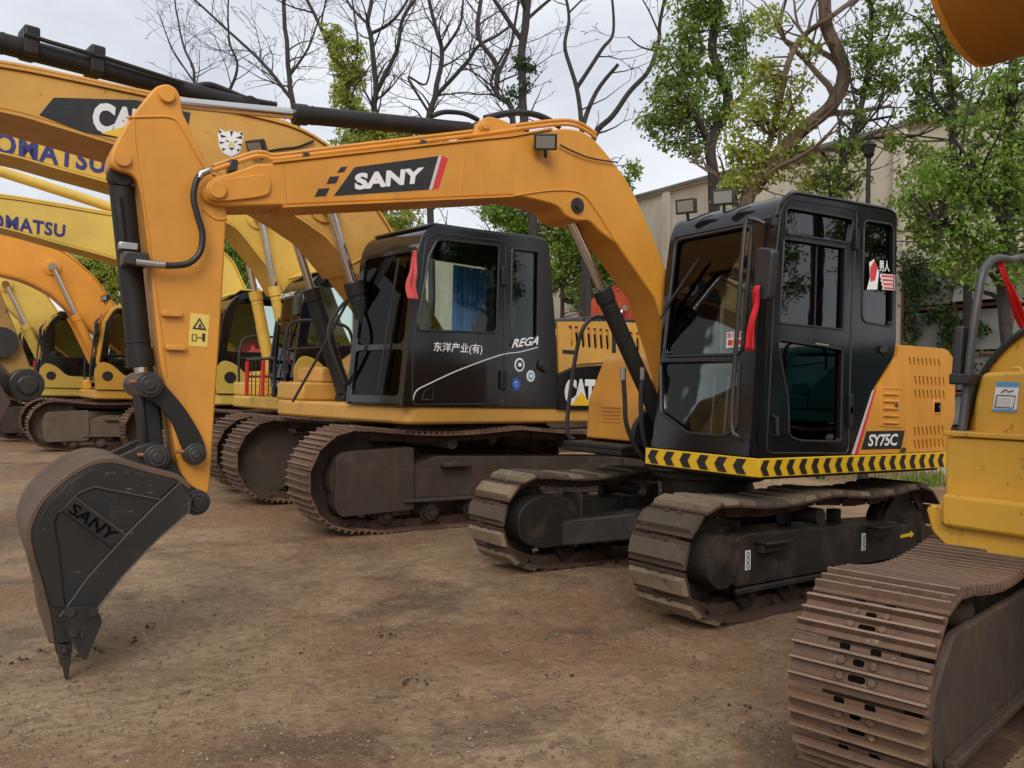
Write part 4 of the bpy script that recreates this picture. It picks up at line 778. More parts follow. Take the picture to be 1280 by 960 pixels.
# ---- ochre and black excavator right behind the small one
def cat_like():
    fr = Frame(-.037, -4.144, .164)
    F = lambda y, pts: fr.s(y, pts)
    t = F(.31, [(0, 84), (90, 101), (175, 119), (250, 133), (320, 147), (375, 163), (420, 192), (448, 228), (470, 262), (491, 295)]); lo = F(.31, [(420, 309), (392, 284), (362, 264), (320, 240), (260, 213), (145, 179), (60, 153), (0, 137)])
    top = [(6.5, 3.45), (5.7, 3.68)]+t+[(.50, 2.20)]; low = [(1.05, 2.05)]+lo+[(5.7, 3.42), (6.5, 3.20)]
    pin = F(.31, [(404, 258)])[0]
    ac = (fr.p(0, 300, 131), fr.p(0, -60, 38), .93)
    root, bo, eh = big_excavator(fr, 'large ochre excavator with black cab and a tiger head sticker on its boom', .0, OCHRE, OCHRE, BLACKM, (top, low), pin, 'cat', arm=False, arm_cyl=ac, cabO=True, tx=.0)
    # clamps and hoses of the arm ram
    for a in ((36, 55), (118, 78)): p = fr.p(0, *a); MB().box(p.x-.06, p.x+.06, -.12, .12, p.z-.12, p.z+.12).build('ram_clamp', BLACKM, root, bevel=.02)
    MB().tube(spline([fr.p(.0, *q) for q in ((225, 112), (245, 108), (262, 106), (280, 112), (310, 124), (345, 131))], 4), .03, 8).build('hydraulic_hose', RUBBER, root)
    MB().tube([fr.p(.12, *q) for q in ((30, 42), (60, 52), (130, 72), (230, 104))], .02, 6).build('ram_pipe', BLACKM, root)
    # black name panel on the boom
    dk = decal(on_boom(fr, .31, [(105, 166), (231, 186), (238, 141), (170, 125), (67, 122), (49, 144)]), BLACKD, bo, 'logo_panel', .003)
    lettering('CAT', on_boom(fr, .31, [(114, 164), (186, 178), (190, 140), (117, 126)]), WHITE, dk, .05, 0, .92, .007)
    decal(on_boom(fr, .31, [(126, 167), (182, 179), (160, 157)]), YELD, dk, 'logo_mark', .010)
    # tiger head sticker
    hd = [(272, 168), (275, 161), (281, 165), (289, 163), (297, 166), (302, 164), (304, 171), (302, 182), (299, 191), (289, 196), (279, 192), (274, 184)]
    tg = decal(on_boom(fr, .31, hd[::-1]), WHITE, bo, 'sticker', .004); tg['label'] = 'white tiger head sticker with black stripes'
    for s in ([(275, 168), (283, 171), (276, 172)], [(302, 170), (294, 172), (302, 174)], [(274, 177), (281, 178), (275, 180)], [(302, 180), (296, 180), (301, 183)], [(287, 164), (289, 171), (291, 164)], [(281, 175), (286, 176), (285, 178)], [(297, 176), (292, 177), (293, 179)], [(285, 184), (293, 185), (289, 188)], [(283, 190), (289, 191), (294, 189), (289, 195)], [(277, 185), (282, 186), (278, 189)], [(299, 186), (295, 187), (298, 190)], [(273, 162), (277, 165), (274, 167)], [(302, 165), (303, 170), (299, 167)]):
        q = on_boom(fr, .31, s); n_ = (q[1]-q[0]).cross(q[2]-q[0]); decal(q if n_.y > 0 else q[::-1], BLACKD, tg, 'print', .007)
    q = on_boom(fr, .31, [(284, 182), (294, 183), (289, 176)]); decal(q, PALEY, tg, 'print', .006)
    lamp(bo, fr.p(.42, 322, 183), (.75, .35, -.5), s=1.25); MB().tube(spline([fr.p(.33, *q) for q in ((330, 190), (355, 186), (372, 184), (392, 176))], 4), .012, 5).build('lamp_cable', RUBBER, bo)
    MB().tube([fr.p(.315, *q) for q in ((440, 330), (482, 305))], .012, 5).build('weld_seam', OCHRE, bo)
    # cab
    y0, y1 = .38, 1.38
    O = F(y1, [(503, 508), (523, 307), (531, 288), (545, 281), (600, 289), (672, 298), (686, 301), (695, 416), (698, 510)]); O = fillet(O, [0, .12, .08, .06, 0, .04, .06, .04, 0], 4)
    dw = fillet(F(y1, [(521, 413), (621, 416), (624, 307), (547, 299), (536, 320)]), .05, 4); rw = fillet(F(y1, [(638, 433), (672, 421), (673, 315), (640, 311)]), .03, 4)
    zl = O[0][1]; xb, zb = F(y1, [(523, 307)])[0]; xa = O[0][0]
    def fy(z): return xa+(xb-xa)*(z-zl)/(zb-zl)
    up = rrect(y0+.08, y1-.09, 1.80, 2.68, .08); dn = rrect(y0+.08, y1-.09, 1.30, 1.74, .06)
    c, xf = cab(root, O, y0, y1, ((xa, zl+.02), (xb, zb)), [dw, rw], [rrect(-.2, 1.3, 1.65, 2.8, .1)], BLACKP, GLASSC, [(up, GLASSC), (dn, GLASSC)])
    for h in (dw, rw): MB().tube([(x, y1+.001, z) for x, z in h+h[:1]], .012, 6).build('window_seal', PLASTIC, c)
    D = fillet(F(y1, [(515, 506), (516, 440), (532, 300), (545, 292), (632, 302), (629, 505)]), .06, 4); MB().tube([(x, y1+.002, z) for x, z in D+D[:1]], .008, 6).build('door_seal', PLASTIC, c)
    MB().tube([(x, y1+.003, z) for x, z in spline(F(y1, [(516, 500), (521, 488), (540, 478), (575, 462), (625, 444), (650, 440), (672, 434)]), 5)], .007, 5).build('trim_line', GREYD, c)
    q = F(y1, [(527, 500), (540, 500), (541, 482), (530, 490)]); MB().tube([(x, y1+.006, z) for x, z in q+q[:1]], .010, 5).build('door_handle', PLASTIC, c)
    for q in ((629, 345), (628, 475)): p = fr.p(y1, *q); MB().box(p.x-.04, p.x+.04, y1, y1+.03, p.z-.10, p.z+.10).build('hinge', BLACKM, c, bevel=.01)
    p = fr.p(y1, 679, 457); MB().cyl(p, p+V(0, .05, 0), .075, .06).build('door_catch', PLASTIC, c)
    MB().strip([(x, z+.002) for x, z in O[10:26]], y0+.05, y1-.05, -.03).build('roof_cap', BLACKP, c, bevel=.01)
    seat(c, .35, .88, 1.26, 1.0, SEATM); m = MB()
    xs = np.linspace(F(.46, [(612, 350)])[0][0], F(.46, [(567, 350)])[0][0], 26); m.strip([(x, .46+.03*math.sin(i*1.9)) for i, x in enumerate(xs)], 0, 1, .006)
    m.v = [(v[0], v[2], 1.62+v[1]*1.15) for v in m.v]; m.build('curtain', BLUECL, c)
    m = MB(); m.tube([(1.45, .8, 1.3), (1.35, .8, 1.75)], .015); m.tube([(1.45, .95, 1.3), (1.35, .95, 1.75)], .015); m.box(1.2, 1.5, .45, .6, 1.25, 1.75); m.build('cab_console', PLASTIC, c)
    MB().tube([(xf(1.35)+.03, 1.0, 1.35), (xf(2.6)+.03, 1.12, 2.62)], .012, 5).build('wiper', PLASTIC, c)
    m = MB(); m.tube(spline([(xf(1.4)+.02, .36, 1.4), (xf(1.5)+.2, .30, 1.9), (xf(2.2)+.12, .30, 2.2), (xf(2.3)+.02, .36, 2.3)], 5), .018, 6); m.tube([(1.75, -.6, 1.2), (1.62, -.3, 1.7), (1.45, .1, 2.4)], .016, 6); m.build('grab_rail', PLASTIC, c)
    lettering('东洋产业(有)', corners(fr, y1, [(541, 441), (602, 444), (603, 430), (542, 427)]), WHITE, c, .012, 0, 1., .006)
    lettering('REGA', corners(fr, y1, [(638, 435), (671, 431), (674, 420), (640, 424)]), WHITE, c, .03, .2, 1., .018)
    for (a, b), r, m1, m2, wd in (((649, 456), .072, WHITE, BLACKD, .72), ((663, 470), .062, WHITE, SKYB, .62), ((645, 480), .064, MIDB, WHITE, .45)):
        p = fr.p(y1, a, b); st = decal([p+V(r*math.cos(-t_), 0, r*math.sin(-t_)) for t_ in np.linspace(0, 2*math.pi, 25)[:-1]][::-1], m1, c, 'round_sticker', -.004)
        decal([p+V(r*wd*math.cos(-t_), 0, r*wd*math.sin(-t_)) for t_ in np.linspace(0, 2*math.pi, 19)[:-1]][::-1], m2, st, 'print', -.007); decal([p+V(r*.35*math.cos(-t_)*1.2, 0, r*.35*math.sin(-t_)) for t_ in np.linspace(0, 2*math.pi, 7)[:-1]][::-1], m1, st, 'print', -.010)
    # side panels: black panel with name, yellow skirt with slots
    so = F(1.40, [(699, 512), (699, 468), (722, 459), (763, 456), (800, 456), (830, 470), (830, 513)]); bp = MB().py(spline(so[1:5], 4)+so[5:]+so[:1], 1.352, 1.392).build('side_panel', BLACKP, root, bevel=.008)
    lettering('CAT', corners(fr, 1.392, [(705, 506), (744, 507), (744, 474), (706, 473)]), WHITE, bp, .06, 0, .92, .004); decal(corners(fr, 1.392, [(713, 507), (740, 507), (726, 490)]), YELD, bp, 'logo_mark', .007)
    hs = F(1.36, [(714+i*7.6, 408) for i in range(12)]); zt, zb_ = F(1.36, [(714, 407)])[0][1], F(1.36, [(720, 434)])[0][1]
    up = F(1.36, [(698, 466), (696, 402), (760, 402), (830, 405), (830, 462), (763, 452), (722, 455)]); hol = [fillet([(x-.035, zb_), (x+.025, zb_), (x+.06, zt), (x, zt)], .025, 3) for x, z in hs]
    MB().py(up, 1.35, 1.375, hol).build('side_panel', OCHRE, root); MB().box(-2.0, -.62, 1.30, 1.352, 1.80, 2.05).build('vent_backing', DARK, root)
    q = corners(fr, 1.375, [(703, 442), (718, 443), (718, 438), (703, 437)]); decal(q, BLACKD, root, 'capacity_label', .003)
    for i in range(10): x = -.98-i*.09; MB().py(fillet([(x, 2.125), (x+.035, 2.125), (x+.075, 2.24), (x+.04, 2.24)], .015, 2), 1.19, 1.204).build('hood_slot', GREYSLOT, root)
    # arm hanging back towards the machine, seen at the edge of the photograph
    re = F(.2, [(-14, 330), (0, 362), (20, 412), (43, 470)]); tp = F(.2, [(30, 481)])[0]
    A = [(6.25, 3.75), (6.1, 3.1)]+re+[(tp[0]-.02, tp[1]-.13), (tp[0]+.12, tp[1]-.10), (5.35, 1.75), (6.75, 3.35), (6.7, 3.95), (6.45, 4.1)]
    a = MB().py(fillet(A, .06, 3), -.2, .2).build('arm', paint('rusted_yellow_paint', (.36, .20, .05), .6, .6, (.06, .035, .02), chips=1., dscale=6), root, bevel=.015); a['label'] = 'scuffed yellow arm with rusty worn edge'
    m = MB(); m.cyl((tp[0], -.33, tp[1]), (tp[0], .30, tp[1]), .13, n=28); m.cyl((tp[0], .29, tp[1]), (tp[0], .33, tp[1]), .075, n=20); m.build('link_pin', PIN, root, bevel=.01)
    e = F(.26, [(0, 388), (14, 400), (22, 425), (4, 440), (-20, 425)]); 
    m = MB(); m.cyl((F(.2, [(0, 428)])[0][0], -.26, F(.2, [(0, 428)])[0][1]), (F(.2, [(0, 428)])[0][0], .26, F(.2, [(0, 428)])[0][1]), .12, n=24); m.build('link_pin', PIN, root)
    sl = F(.24, [(-60, 440), (-10, 452), (10, 470), (44, 478), (46, 492), (20, 500), (-10, 478), (-60, 470)]); MB().py(sl, .21, .25).build('side_link', UNDER, root, bevel=.01)
    bs = F(.55, [(0, 480), (14, 503), (0, 527)]); bsm = paint('brown_bucket_steel', (.075, .045, .035), .6, .6, (.03, .02, .016), dscale=4); X, Z = bs[1]
    sh = [(X+.15, Z+.28), (X+.65, Z+.42), (X+1.15, Z+.15), (X+1.3, Z-.35), (X+1.0, Z-.72), (X+.7, Z-.85)]; bk = MB().strip(spline(sh, 5), -.55, .55, -.03).build('bucket', bsm, root); bk['label'] = 'brown rusty bucket on the scuffed arm'
    for y in (-.55, .53): MB().py([bs[0], bs[1], bs[2]]+spline(sh, 5)[::-1], y, y+.02).build('side_wall', bsm, bk, bevel=.005)
    for y in (-.5, -.25, 0, .25, .5): MB().py([(X+.78, Z-.86), (X+.72, Z-.80), (X+.52, Z-.95)], y-.04, y+.04).build('tooth', bsm, bk)
    for y in (-.24, .20): MB().py(fillet([(X-.1, Z+.16), (X+.1, Z+.40), (X+.5, Z+.42), (X+.3, Z+.1), (X, Z)], .04), y, y+.04).build('bucket_ear', bsm, bk, bevel=.005)
    ribbon('red_rag', 'faded red rag hanging from the cab pillar of the ochre excavator', [Vector(fr.R @ np.array(fr.hit(a, b, (0, y1+.03, 0), (0, 1, 0)))+fr.o) for a, b in ((519, 313), (517, 335), (514, 355), (516, 374))], .05, .13, PINKCLOTH, (1, .15, 0))
    return root
cat_like()

def komatsu(fr, label, uyaw, body, top_px, low_px, topx, lowx, pin_px, word_px, style, cylpx=None, cab_mat=None, cyl=None, arm_cyl=None, tm=None, boom_mat=None, tx=.35):
    F = lambda pts: fr.s(.31, pts)
    top = topx[0]+(F(top_px) if top_px else [])+topx[1]; low = lowx[0]+(F(low_px) if low_px else [])+lowx[1]
    r = big_excavator(fr, label, uyaw, body, boom_mat or body, cyl or body, (top, low), F([pin_px])[0] if pin_px else (2.3, 3.62), style, arm_cyl=arm_cyl(fr) if arm_cyl else None, cab_mat=cab_mat, track_mat=tm, tx=tx)
    if word_px: lettering('KOMATSU', on_boom(fr, .31, word_px), BLUED, r[1], .035, 0, 1.1, .006)
    return r
AMBER = paint('amber_paint', (.68, .36, .045), .42, .2)
K3 = Frame(-.4, -7.75, .04); K4 = Frame(-.3, -11.3, .02); K5 = Frame(1.0, -15.5, .0); K6 = Frame(1.75, -18.8, .0); K7 = Frame(2.0, -22.0, .0)
r3 = komatsu(K3, 'yellow excavator with black pillars, barred front guard and dark blue lettering, beside the ochre one', .03, YELLOW, [(0, 157), (70, 175), (140, 194)], [(340, 341), (324, 319), (302, 291), (287, 279)],
        ([(6.6, 4.0), (5.8, 4.35)], [(2.9, 4.36), (2.2, 4.28), (1.65, 4.02), (1.2, 3.6), (.86, 3.2), (.45, 2.3)]), ([(1.05, 2.15)], [(2.7, 3.78)]+K3.s(.31, [(142, 229), (70, 209), (0, 190)])+[(5.8, 4.08), (6.6, 3.7)]), (322, 272), [(-32, 187), (131, 218), (133, 194), (-32, 157)], 'panel')
r4 = komatsu(K4, 'pale yellow excavator with a red cloth bundle inside its cab and dark blue lettering', .02, LEMON, [(0, 247), (72, 258), (145, 270)], None,
        ([(6.6, 3.9), (5.7, 4.2)], [(2.4, 4.25), (1.8, 4.1), (1.18, 3.70), (.95, 3.35), (.45, 2.3)]), ([(1.05, 2.10), (1.6, 2.62), (2.0, 2.95), (2.5, 3.28)], K4.s(.31, [(145, 323), (72, 303), (0, 283)])+[(5.7, 3.85), (6.6, 3.55)]), None, [(-30, 283), (81, 297), (82, 281), (-30, 262)], 'panel', arm_cyl=lambda f: (f.p(0, 185, 274), f.p(0, -60, 195), .85))
r5 = komatsu(K5, 'bright orange-boomed excavator with yellow cab frame and two small roof lamps', 0, AMBER, [(0, 290), (42, 300), (82, 317), (120, 350), (139, 377)], [(82, 382), (62, 365), (30, 349), (0, 341)],
        ([(6.4, 3.72), (5.3, 4.2), (4.2, 4.40)], [(.45, 2.15)]), ([(1.0, 2.05), (1.7, 2.6)], [(4.2, 3.72), (5.3, 3.66), (6.4, 3.38)]), (65, 334), None, 'yellowframe', tm=UNDERT, cyl=ORANGE_D, boom_mat=ORANGE_D, tx=.5)
r6 = komatsu(K6, 'yellow excavator with red trim by its black cab, parked past the orange-boomed one', 0, LEMON, None, None, (BOOM_T[0], []), (BOOM_T[1], []), None, None, 'panel')
r7 = komatsu(K7, 'pale yellow excavator standing last in the row, only its black cab front showing', 0, LEMON, None, None, (BOOM_T[0], []), (BOOM_T[1], []), None, None, 'panel')
# cloths and details of the row
def cloth(parent, p, s, mat, seed):
    bm = bmesh.new(); bmesh.ops.create_icosphere(bm, subdivisions=3, radius=1)
    for v in bm.verts:
        k = 1+.35*mnoise.noise(v.co*2.1+Vector((seed, 0, 0)))+.2*mnoise.noise(v.co*5+Vector((seed, 3, 0))); v.co = Vector((v.co.x*s[0], v.co.y*s[1], v.co.z*s[2]))*k+Vector(p)
    me = bpy.data.meshes.new('cloth_bundle'); bm.to_mesh(me); bm.free(); me.materials.append(mat); me.shade_smooth(); return link('cloth_bundle', me, parent)
for r, q, mt in ((r4, (1.0, 1.25, 1.9), PINKCLOTH), (r5, (.75, 1.25, 1.85), PINKCLOTH), (r3, (1.3, 1.0, 1.75), PINKCLOTH)): cloth(r[3], q, (.26, .12, .22), mt, q[0]*9)
m = MB(); m.tube([(1.72, -.2, 1.22), (1.72, -.2, 1.75), (1.72, .95, 1.75), (1.72, .95, 1.22)], .025, 6); m.tube([(1.72, -.2, 1.5), (1.72, .95, 1.5)], .018, 6)
for y in np.linspace(0, .9, 6): m.tube([(1.72, y, 1.22), (1.72, y, 1.75)], .008, 4)
m.build('front_guard', PLASTIC, r3[0])
for y in (-.15, .55): MB().box(1.74, 1.77, y, y+.07, 1.22, 1.72).build('red_marker', REDCLOTH, r3[0])
for r in (r5, r6, r7):
    MB().strip([(1.66, 2.15), (1.58, 2.6), (1.50, 2.75)], 1.30, 1.36, -.02).build('red_trim', PINKCLOTH, r[3])
for y in (-.1, .05): lamp(r5[3], (1.42, 1.15+y*2.2, 3.1), (1, .3, -.1), s=1.2)
for y in (.62, .85): MB().box(1.66, 1.70, y, y+.08, 1.25, 1.85).build('red_marker', REDCLOTH, r6[0])
for r, f, w in ((r3, K3, [(290, 280)]),): lettering('KOMATSU', [V(1.545, .65, 2.60), V(1.545, 1.2, 2.60), V(1.54, 1.2, 2.66), V(1.54, .65, 2.66)], WHITE, r[3], .03, off=.01)
# red machine standing behind, facing the other way
big_excavator(Frame(-7.2, -12.6, math.pi-.05), 'red excavator facing away behind the ochre one, in front of the pale wall', math.pi-.05, REDP, REDP, REDP, BOOM_T, (2.3, 3.62), 'panel')

# ------------------------------------------------------------------ worn yellow machine beside the small excavator
def worn_yellow():
    fr = Frame(.82, 3.51, 0.)
    root = thing('excavator', 'worn yellow excavator with rusty grouser track and grey handrail, facing the dirt yard', 'excavator', (.82, 3.51, 0), 0)
    tr = track(root, -.90, .22, -1.42, 1.38, .70, .45, .150, 'g', -1, UNDERB, 'g8'); track(root, .90, .22, -1.42, 1.45, .70, .45, .150, 'g', 1, UNDERB, 'g8'); undercarriage(root, .22, 2.8, .75, .80, UNDERB, True, False)
    MB().py(fillet([(-1.2, .16), (1.22, .16), (1.32, .26), (1.30, .42), (1.1, .585), (-1.2, .585)], .05), -.735, -.70).build('inner_plate', UNDERB, tr, bevel=.01); MB().box(-1.1, 1.2, -.70, -.66, .17, .20).build('frame_ledge', UNDERB, tr, bevel=.006)
    t = root
    m = MB(); m.box(-1.4, .35, -1.0, 1.05, .80, .95); m.box(-1.4, .55, .1, 1.05, .80, .95); m.build('deck', YELLOW2, t, bevel=.02)
    yb0, yb1 = -1.03, -.30
    c0 = fr.p(yb0, 1182, 546); c1 = fr.p(yb0, 1180, 656); xf = c0.x
    m = MB(); m.box(-.5, xf, yb0, yb1, c1.z, c0.z); m.build('tool_box', YELLOW2, t, bevel=.012)
    MB().box(-.5, xf+.012, yb0-.01, yb1+.01, c0.z+.004, c0.z+.028).build('tread_plate', YELLOW2, t, bevel=.006)
    pts = [(yb0-.06, c1.z+.07), (yb0-.04, c1.z+.09), (yb1+.4, c1.z+.03), (yb1+.4, c1.z-.10), (yb0+.05, c1.z-.10), (yb0-.03, c1.z-.03)]; m = MB(); m.pxx(fillet(pts, .015), -.5, xf+.05); m.build('fender', YELLOW2, t, bevel=.012)
    cv = [fr.px(xf-.22, *q) for q in ((1206, 560), (1208, 545), (1213, 518), (1226, 478), (1246, 446), (1280, 415), (1330, 392))]; cp = spline([(p.y, p.z) for p in cv], 4)
    m = MB(); m.pxx(cp+[(cp[-1][0]+.4, cp[-1][1]+.02), (cp[-1][0]+.4, cp[0][1])], -1.3, xf-.22); m.build('tank_cover', YELLOW2, t, bevel=.01)
    MB().tube([(xf-.205, y, z) for y, z in cp], .016, 8).build('edge_trim', PLASTIC, t)
    sf = xf-.12; cv2 = [fr.px(sf, *q) for q in ((1214, 550), (1217, 500), (1226, 466), (1290, 462), (1300, 550))]; m = MB(); m.pxx(fillet([(p.y, p.z) for p in cv2], .03), sf-.2, sf); m.build('front_cover', YELLOW2, t, bevel=.02)
    sq = lambda pts: [fr.px(sf, *q)+V(.0, 0, 0) for q in pts]
    st = decal(sq([(1241, 514), (1271, 515), (1275, 478), (1246, 477)])[::1], WHITE, t, 'instruction_sticker', .004); st['label'] = 'white and blue instruction sticker'
    decal(sq([(1246, 483), (1274, 484), (1275, 478), (1246, 477)]), SKYB, st, 'print', .006); decal(sq([(1241, 514), (1271, 515), (1271.5, 512), (1241.5, 511)]), SKYB, st, 'print', .006)
    q = sq([(1244, 509), (1267, 510), (1270, 495), (1247, 494)]); MB().tube([p+V(.006, 0, 0) for p in q+q[:1]], .0022, 4).build('print', BLACKD, st)
    for i in range(4): q = sq([(1247-i*.6, 498+i*3), (1265-i*.6, 498.5+i*3)]); MB().tube([p+V(.006, 0, 0) for p in q], .0016, 4).build('print', GREYD, st)
    q = sq([(1252, 491), (1258, 487), (1262, 490), (1268, 488)]); MB().tube([p+V(.006, 0, 0) for p in q], .0024, 4).build('print', BLACKD, st)
    MB().tube(spline([fr.px(sf-.05, *q) for q in ((1262, 468), (1266, 462), (1274, 461), (1278, 466))], 4), .012, 6).build('lifting_eye', YELLOW2, t)
    yr = yb0+.04; rl = [fr.p(yr, *q) for q in ((1186, 620), (1198, 570), (1207, 500), (1214, 430), (1222, 375), (1229, 341), (1243, 324), (1262, 325), (1290, 331))]; rl[0] = V(rl[1].x-.0, rl[0].y-.05, c1.z+.05)
    rl.append(rl[-1]+V(-.15, .3, -.35)); rl.append(rl[-1]+V(-.02, .05, -.45)); MB().tube(spline(rl, 6), .019, 10).build('handrail', paint('grey_rail_paint', (.06, .06, .062), .4, .3), t)
    a = fr.p(yr-.03, 1204, 408); b = fr.p(yr-.03, 1201, 470); m = MB(); m.py(fillet([(a.x-.03, a.z), (a.x+.02, a.z), (b.x+.03, b.z), (b.x-.04, b.z)], .012), yr-.06, yr-.02); m.box(b.x-.07, b.x+.05, yr-.06, yr+.04, b.z-.04, b.z+.01); m.build('mirror_bracket', PLASTIC, t, bevel=.008)
    # hose and engine bits showing between rail and cover
    for i in range(7): z = 1.05+i*.06; MB().tube(spline([(-.3, -.85, z), (-.2+.05*(i % 3), -.95, z+.05), (-.1, -.8, z+.12)], 4), .018, 6).build('hydraulic_hose', RUBBER, t)
    MB().box(-1.35, -.5, -.98, 1.0, .95, 1.55).build('engine_housing', YELLOW2, t, bevel=.04)
    m = MB(); m.pz(fillet([(-1.35, -1.05), (-1.35, 1.05), (-1.7, .9), (-1.88, 0), (-1.7, -.9)], .15), .85, 1.6); m.build('counterweight', YELLOW2, t, bevel=.03)
    # cab outside the frame
    O = fillet([(.70, .96), (.58, 2.5), (.45, 2.65), (-.65, 2.68), (-.7, 2.6), (-.72, .96)], [0, .1, .1, .1, .05, 0]); cab(t, O, .12, 1.05, ((.70, .98), (.585, 2.45)), [rrect(-.55, .45, 1.6, 2.5, .06)], [rrect(-.5, .4, 1.6, 2.5, .06)], YELLOW2, GLASS, [(rrect(.2, .96, 1.1, 2.4, .05), GLASS)])
    # boom: its lower edge with the ram boss hangs into the top corner of the view
    by = .15; lo = fr.s(-by, [(1360, 72), (1280, 66), (1252, 76), (1236, 83), (1216, 78), (1192, 50), (1176, 20), (1166, -8), (1160, -40)]); lw = [(.45, 1.32), (1.22, 2.22)]+spline(lo[1:], 3)+[(2.05, 2.75), (2.5, 3.5), (2.75, 4.0)]
    up_ = [(2.45, 4.15), (2.0, 3.55), (1.4, 2.85), (.6, 2.0), (.1, 1.5), (.2, 1.2)]
    b = MB().py([(x, z) for x, z in lw]+up_, -by, by).build('boom', ORANGE, t, bevel=.006)
    ed = [(x, by+.012, z) for x, z in spline(lo[1:], 3)]; MB().strip([(x, z) for x, z in spline(lo[1:], 3)], -by-.012, by+.012, .016).build('flange', ORANGE, b, bevel=.004)
    cylinder(t, (.50, 0, 1.0), (1.0, 0, 1.72), .05, .6, BLACKM, .03)
    MB().py(fillet([(2.25, 4.25), (2.5, 3.85), (2.95, 3.92), (4.9, 4.45), (4.95, 4.65), (3.0, 4.6), (2.5, 4.65)], .06), -.11, .11).build('arm', ORANGE, t, bevel=.01)
    sh = [(4.85, 4.42), (5.15, 4.25), (5.15, 3.85), (4.85, 3.6), (4.45, 3.62)]; k = MB().strip(spline(sh, 4), -.35, .35, .025).build('bucket', BUCKET, t)
    for y in (-.35, .33): MB().py(spline(sh, 4)+[(4.6, 4.2)], y, y+.02).build('side_wall', BUCKET, k)
    for y in (-.3, -.1, .1, .3): MB().py([(4.5, 3.6), (4.5, 3.65), (4.3, 3.64)], y-.03, y+.03).build('tooth', BUCKET, k)
    rp_ = [fr.p(yr, *q)+Vector((.82, 3.51, 0)) for q in ((1251, 323), (1256, 345), (1266, 372), (1280, 405), (1292, 430))]
    rp_[0].z += .015; ribbon('red_ribbon', 'bright red ribbon knotted on the grey handrail of the worn yellow excavator', rp_, .028, .06, REDCLOTH, (.75, -.6, .25))
worn_yellow()

# ------------------------------------------------------------------ trees
def leafmat(name, c1, c2):
    m, n, l, b = newmat(name); g = n.new('ShaderNodeNewGeometry')
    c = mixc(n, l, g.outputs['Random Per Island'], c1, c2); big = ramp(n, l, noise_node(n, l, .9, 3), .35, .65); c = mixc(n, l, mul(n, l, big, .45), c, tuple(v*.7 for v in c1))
    l(c, b.inputs['Base Color']); b.inputs['Roughness'].default_value = .42
    t = n.new('ShaderNodeBsdfTranslucent'); l(c, t.inputs[0]); x = n.new('ShaderNodeMixShader'); x.inputs[0].default_value = .5
    l(b.outputs[0], x.inputs[1]); l(t.outputs[0], x.inputs[2]); l(x.outputs[0], n['Material Output'].inputs[0]); return m
LEAF_G = leafmat('camphor_leaf', (.12, .21, .028), (.26, .35, .055))
LEAF_Y = leafmat('young_leaf', (.27, .33, .04), (.45, .48, .09))
LEAF_B = leafmat('bright_leaf', (.15, .27, .035), (.30, .42, .065))
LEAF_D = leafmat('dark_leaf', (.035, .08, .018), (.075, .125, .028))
BARK = paint('dark_bark', (.030, .025, .021), .9, .6, (.065, .055, .042), dscale=9, bmp=.8)
BARKB = paint('brown_bark', (.115, .075, .050), .9, .6, (.045, .05, .022), dscale=5, bmp=.9)
def pix(poly, dep, jit=0.):
    return [at_depth(x, y, dep+random.uniform(-jit, jit)) for x, y in poly]
def grow(mb, p, d, length, r, lvl, rng, n=5):
    """one crooked branch with its own side twigs"""
    seg = max(3, int(length/.28)); pts = [p.copy()]; q = p.copy(); dd = d.normalized()
    for i in range(seg):
        dd = (dd+Vector((rng.gauss(0, .16), rng.gauss(0, .16), rng.gauss(.05, .13)))).normalized(); q = q+dd*length/seg; pts.append(q.copy())
        if lvl > 0 and i > 0 and rng.random() < (.8 if lvl > 1 else .7):
            s = dd.orthogonal().normalized(); s.rotate(Matrix.Rotation(rng.uniform(0, 6.28), 3, dd)); grow(mb, q, dd*.75+s*rng.uniform(.5, .95)+Vector((0, 0, .12)), length*rng.uniform(.32, .58)*(1-.4*i/seg), r*(1-.75*i/seg)*.55, lvl-1, rng, 4)
    mb.tube(pts, [max(.0065, r*(1-.82*i/seg)) for i in range(seg+1)], n, cap=False)
def limb(mb, pts, r0, r1, n=9):
    P = [Vector(v) for v in spline([tuple(v) for v in pts], 5)]; m = len(P)
    P = [p+Vector((mnoise.noise(p*1.3), mnoise.noise(p*1.3+Vector((7, 0, 0))), 0))*r0*.5 for p in P]
    mb.tube(P, [r0+(r1-r0)*i/(m-1) for i in range(m)], n); return P
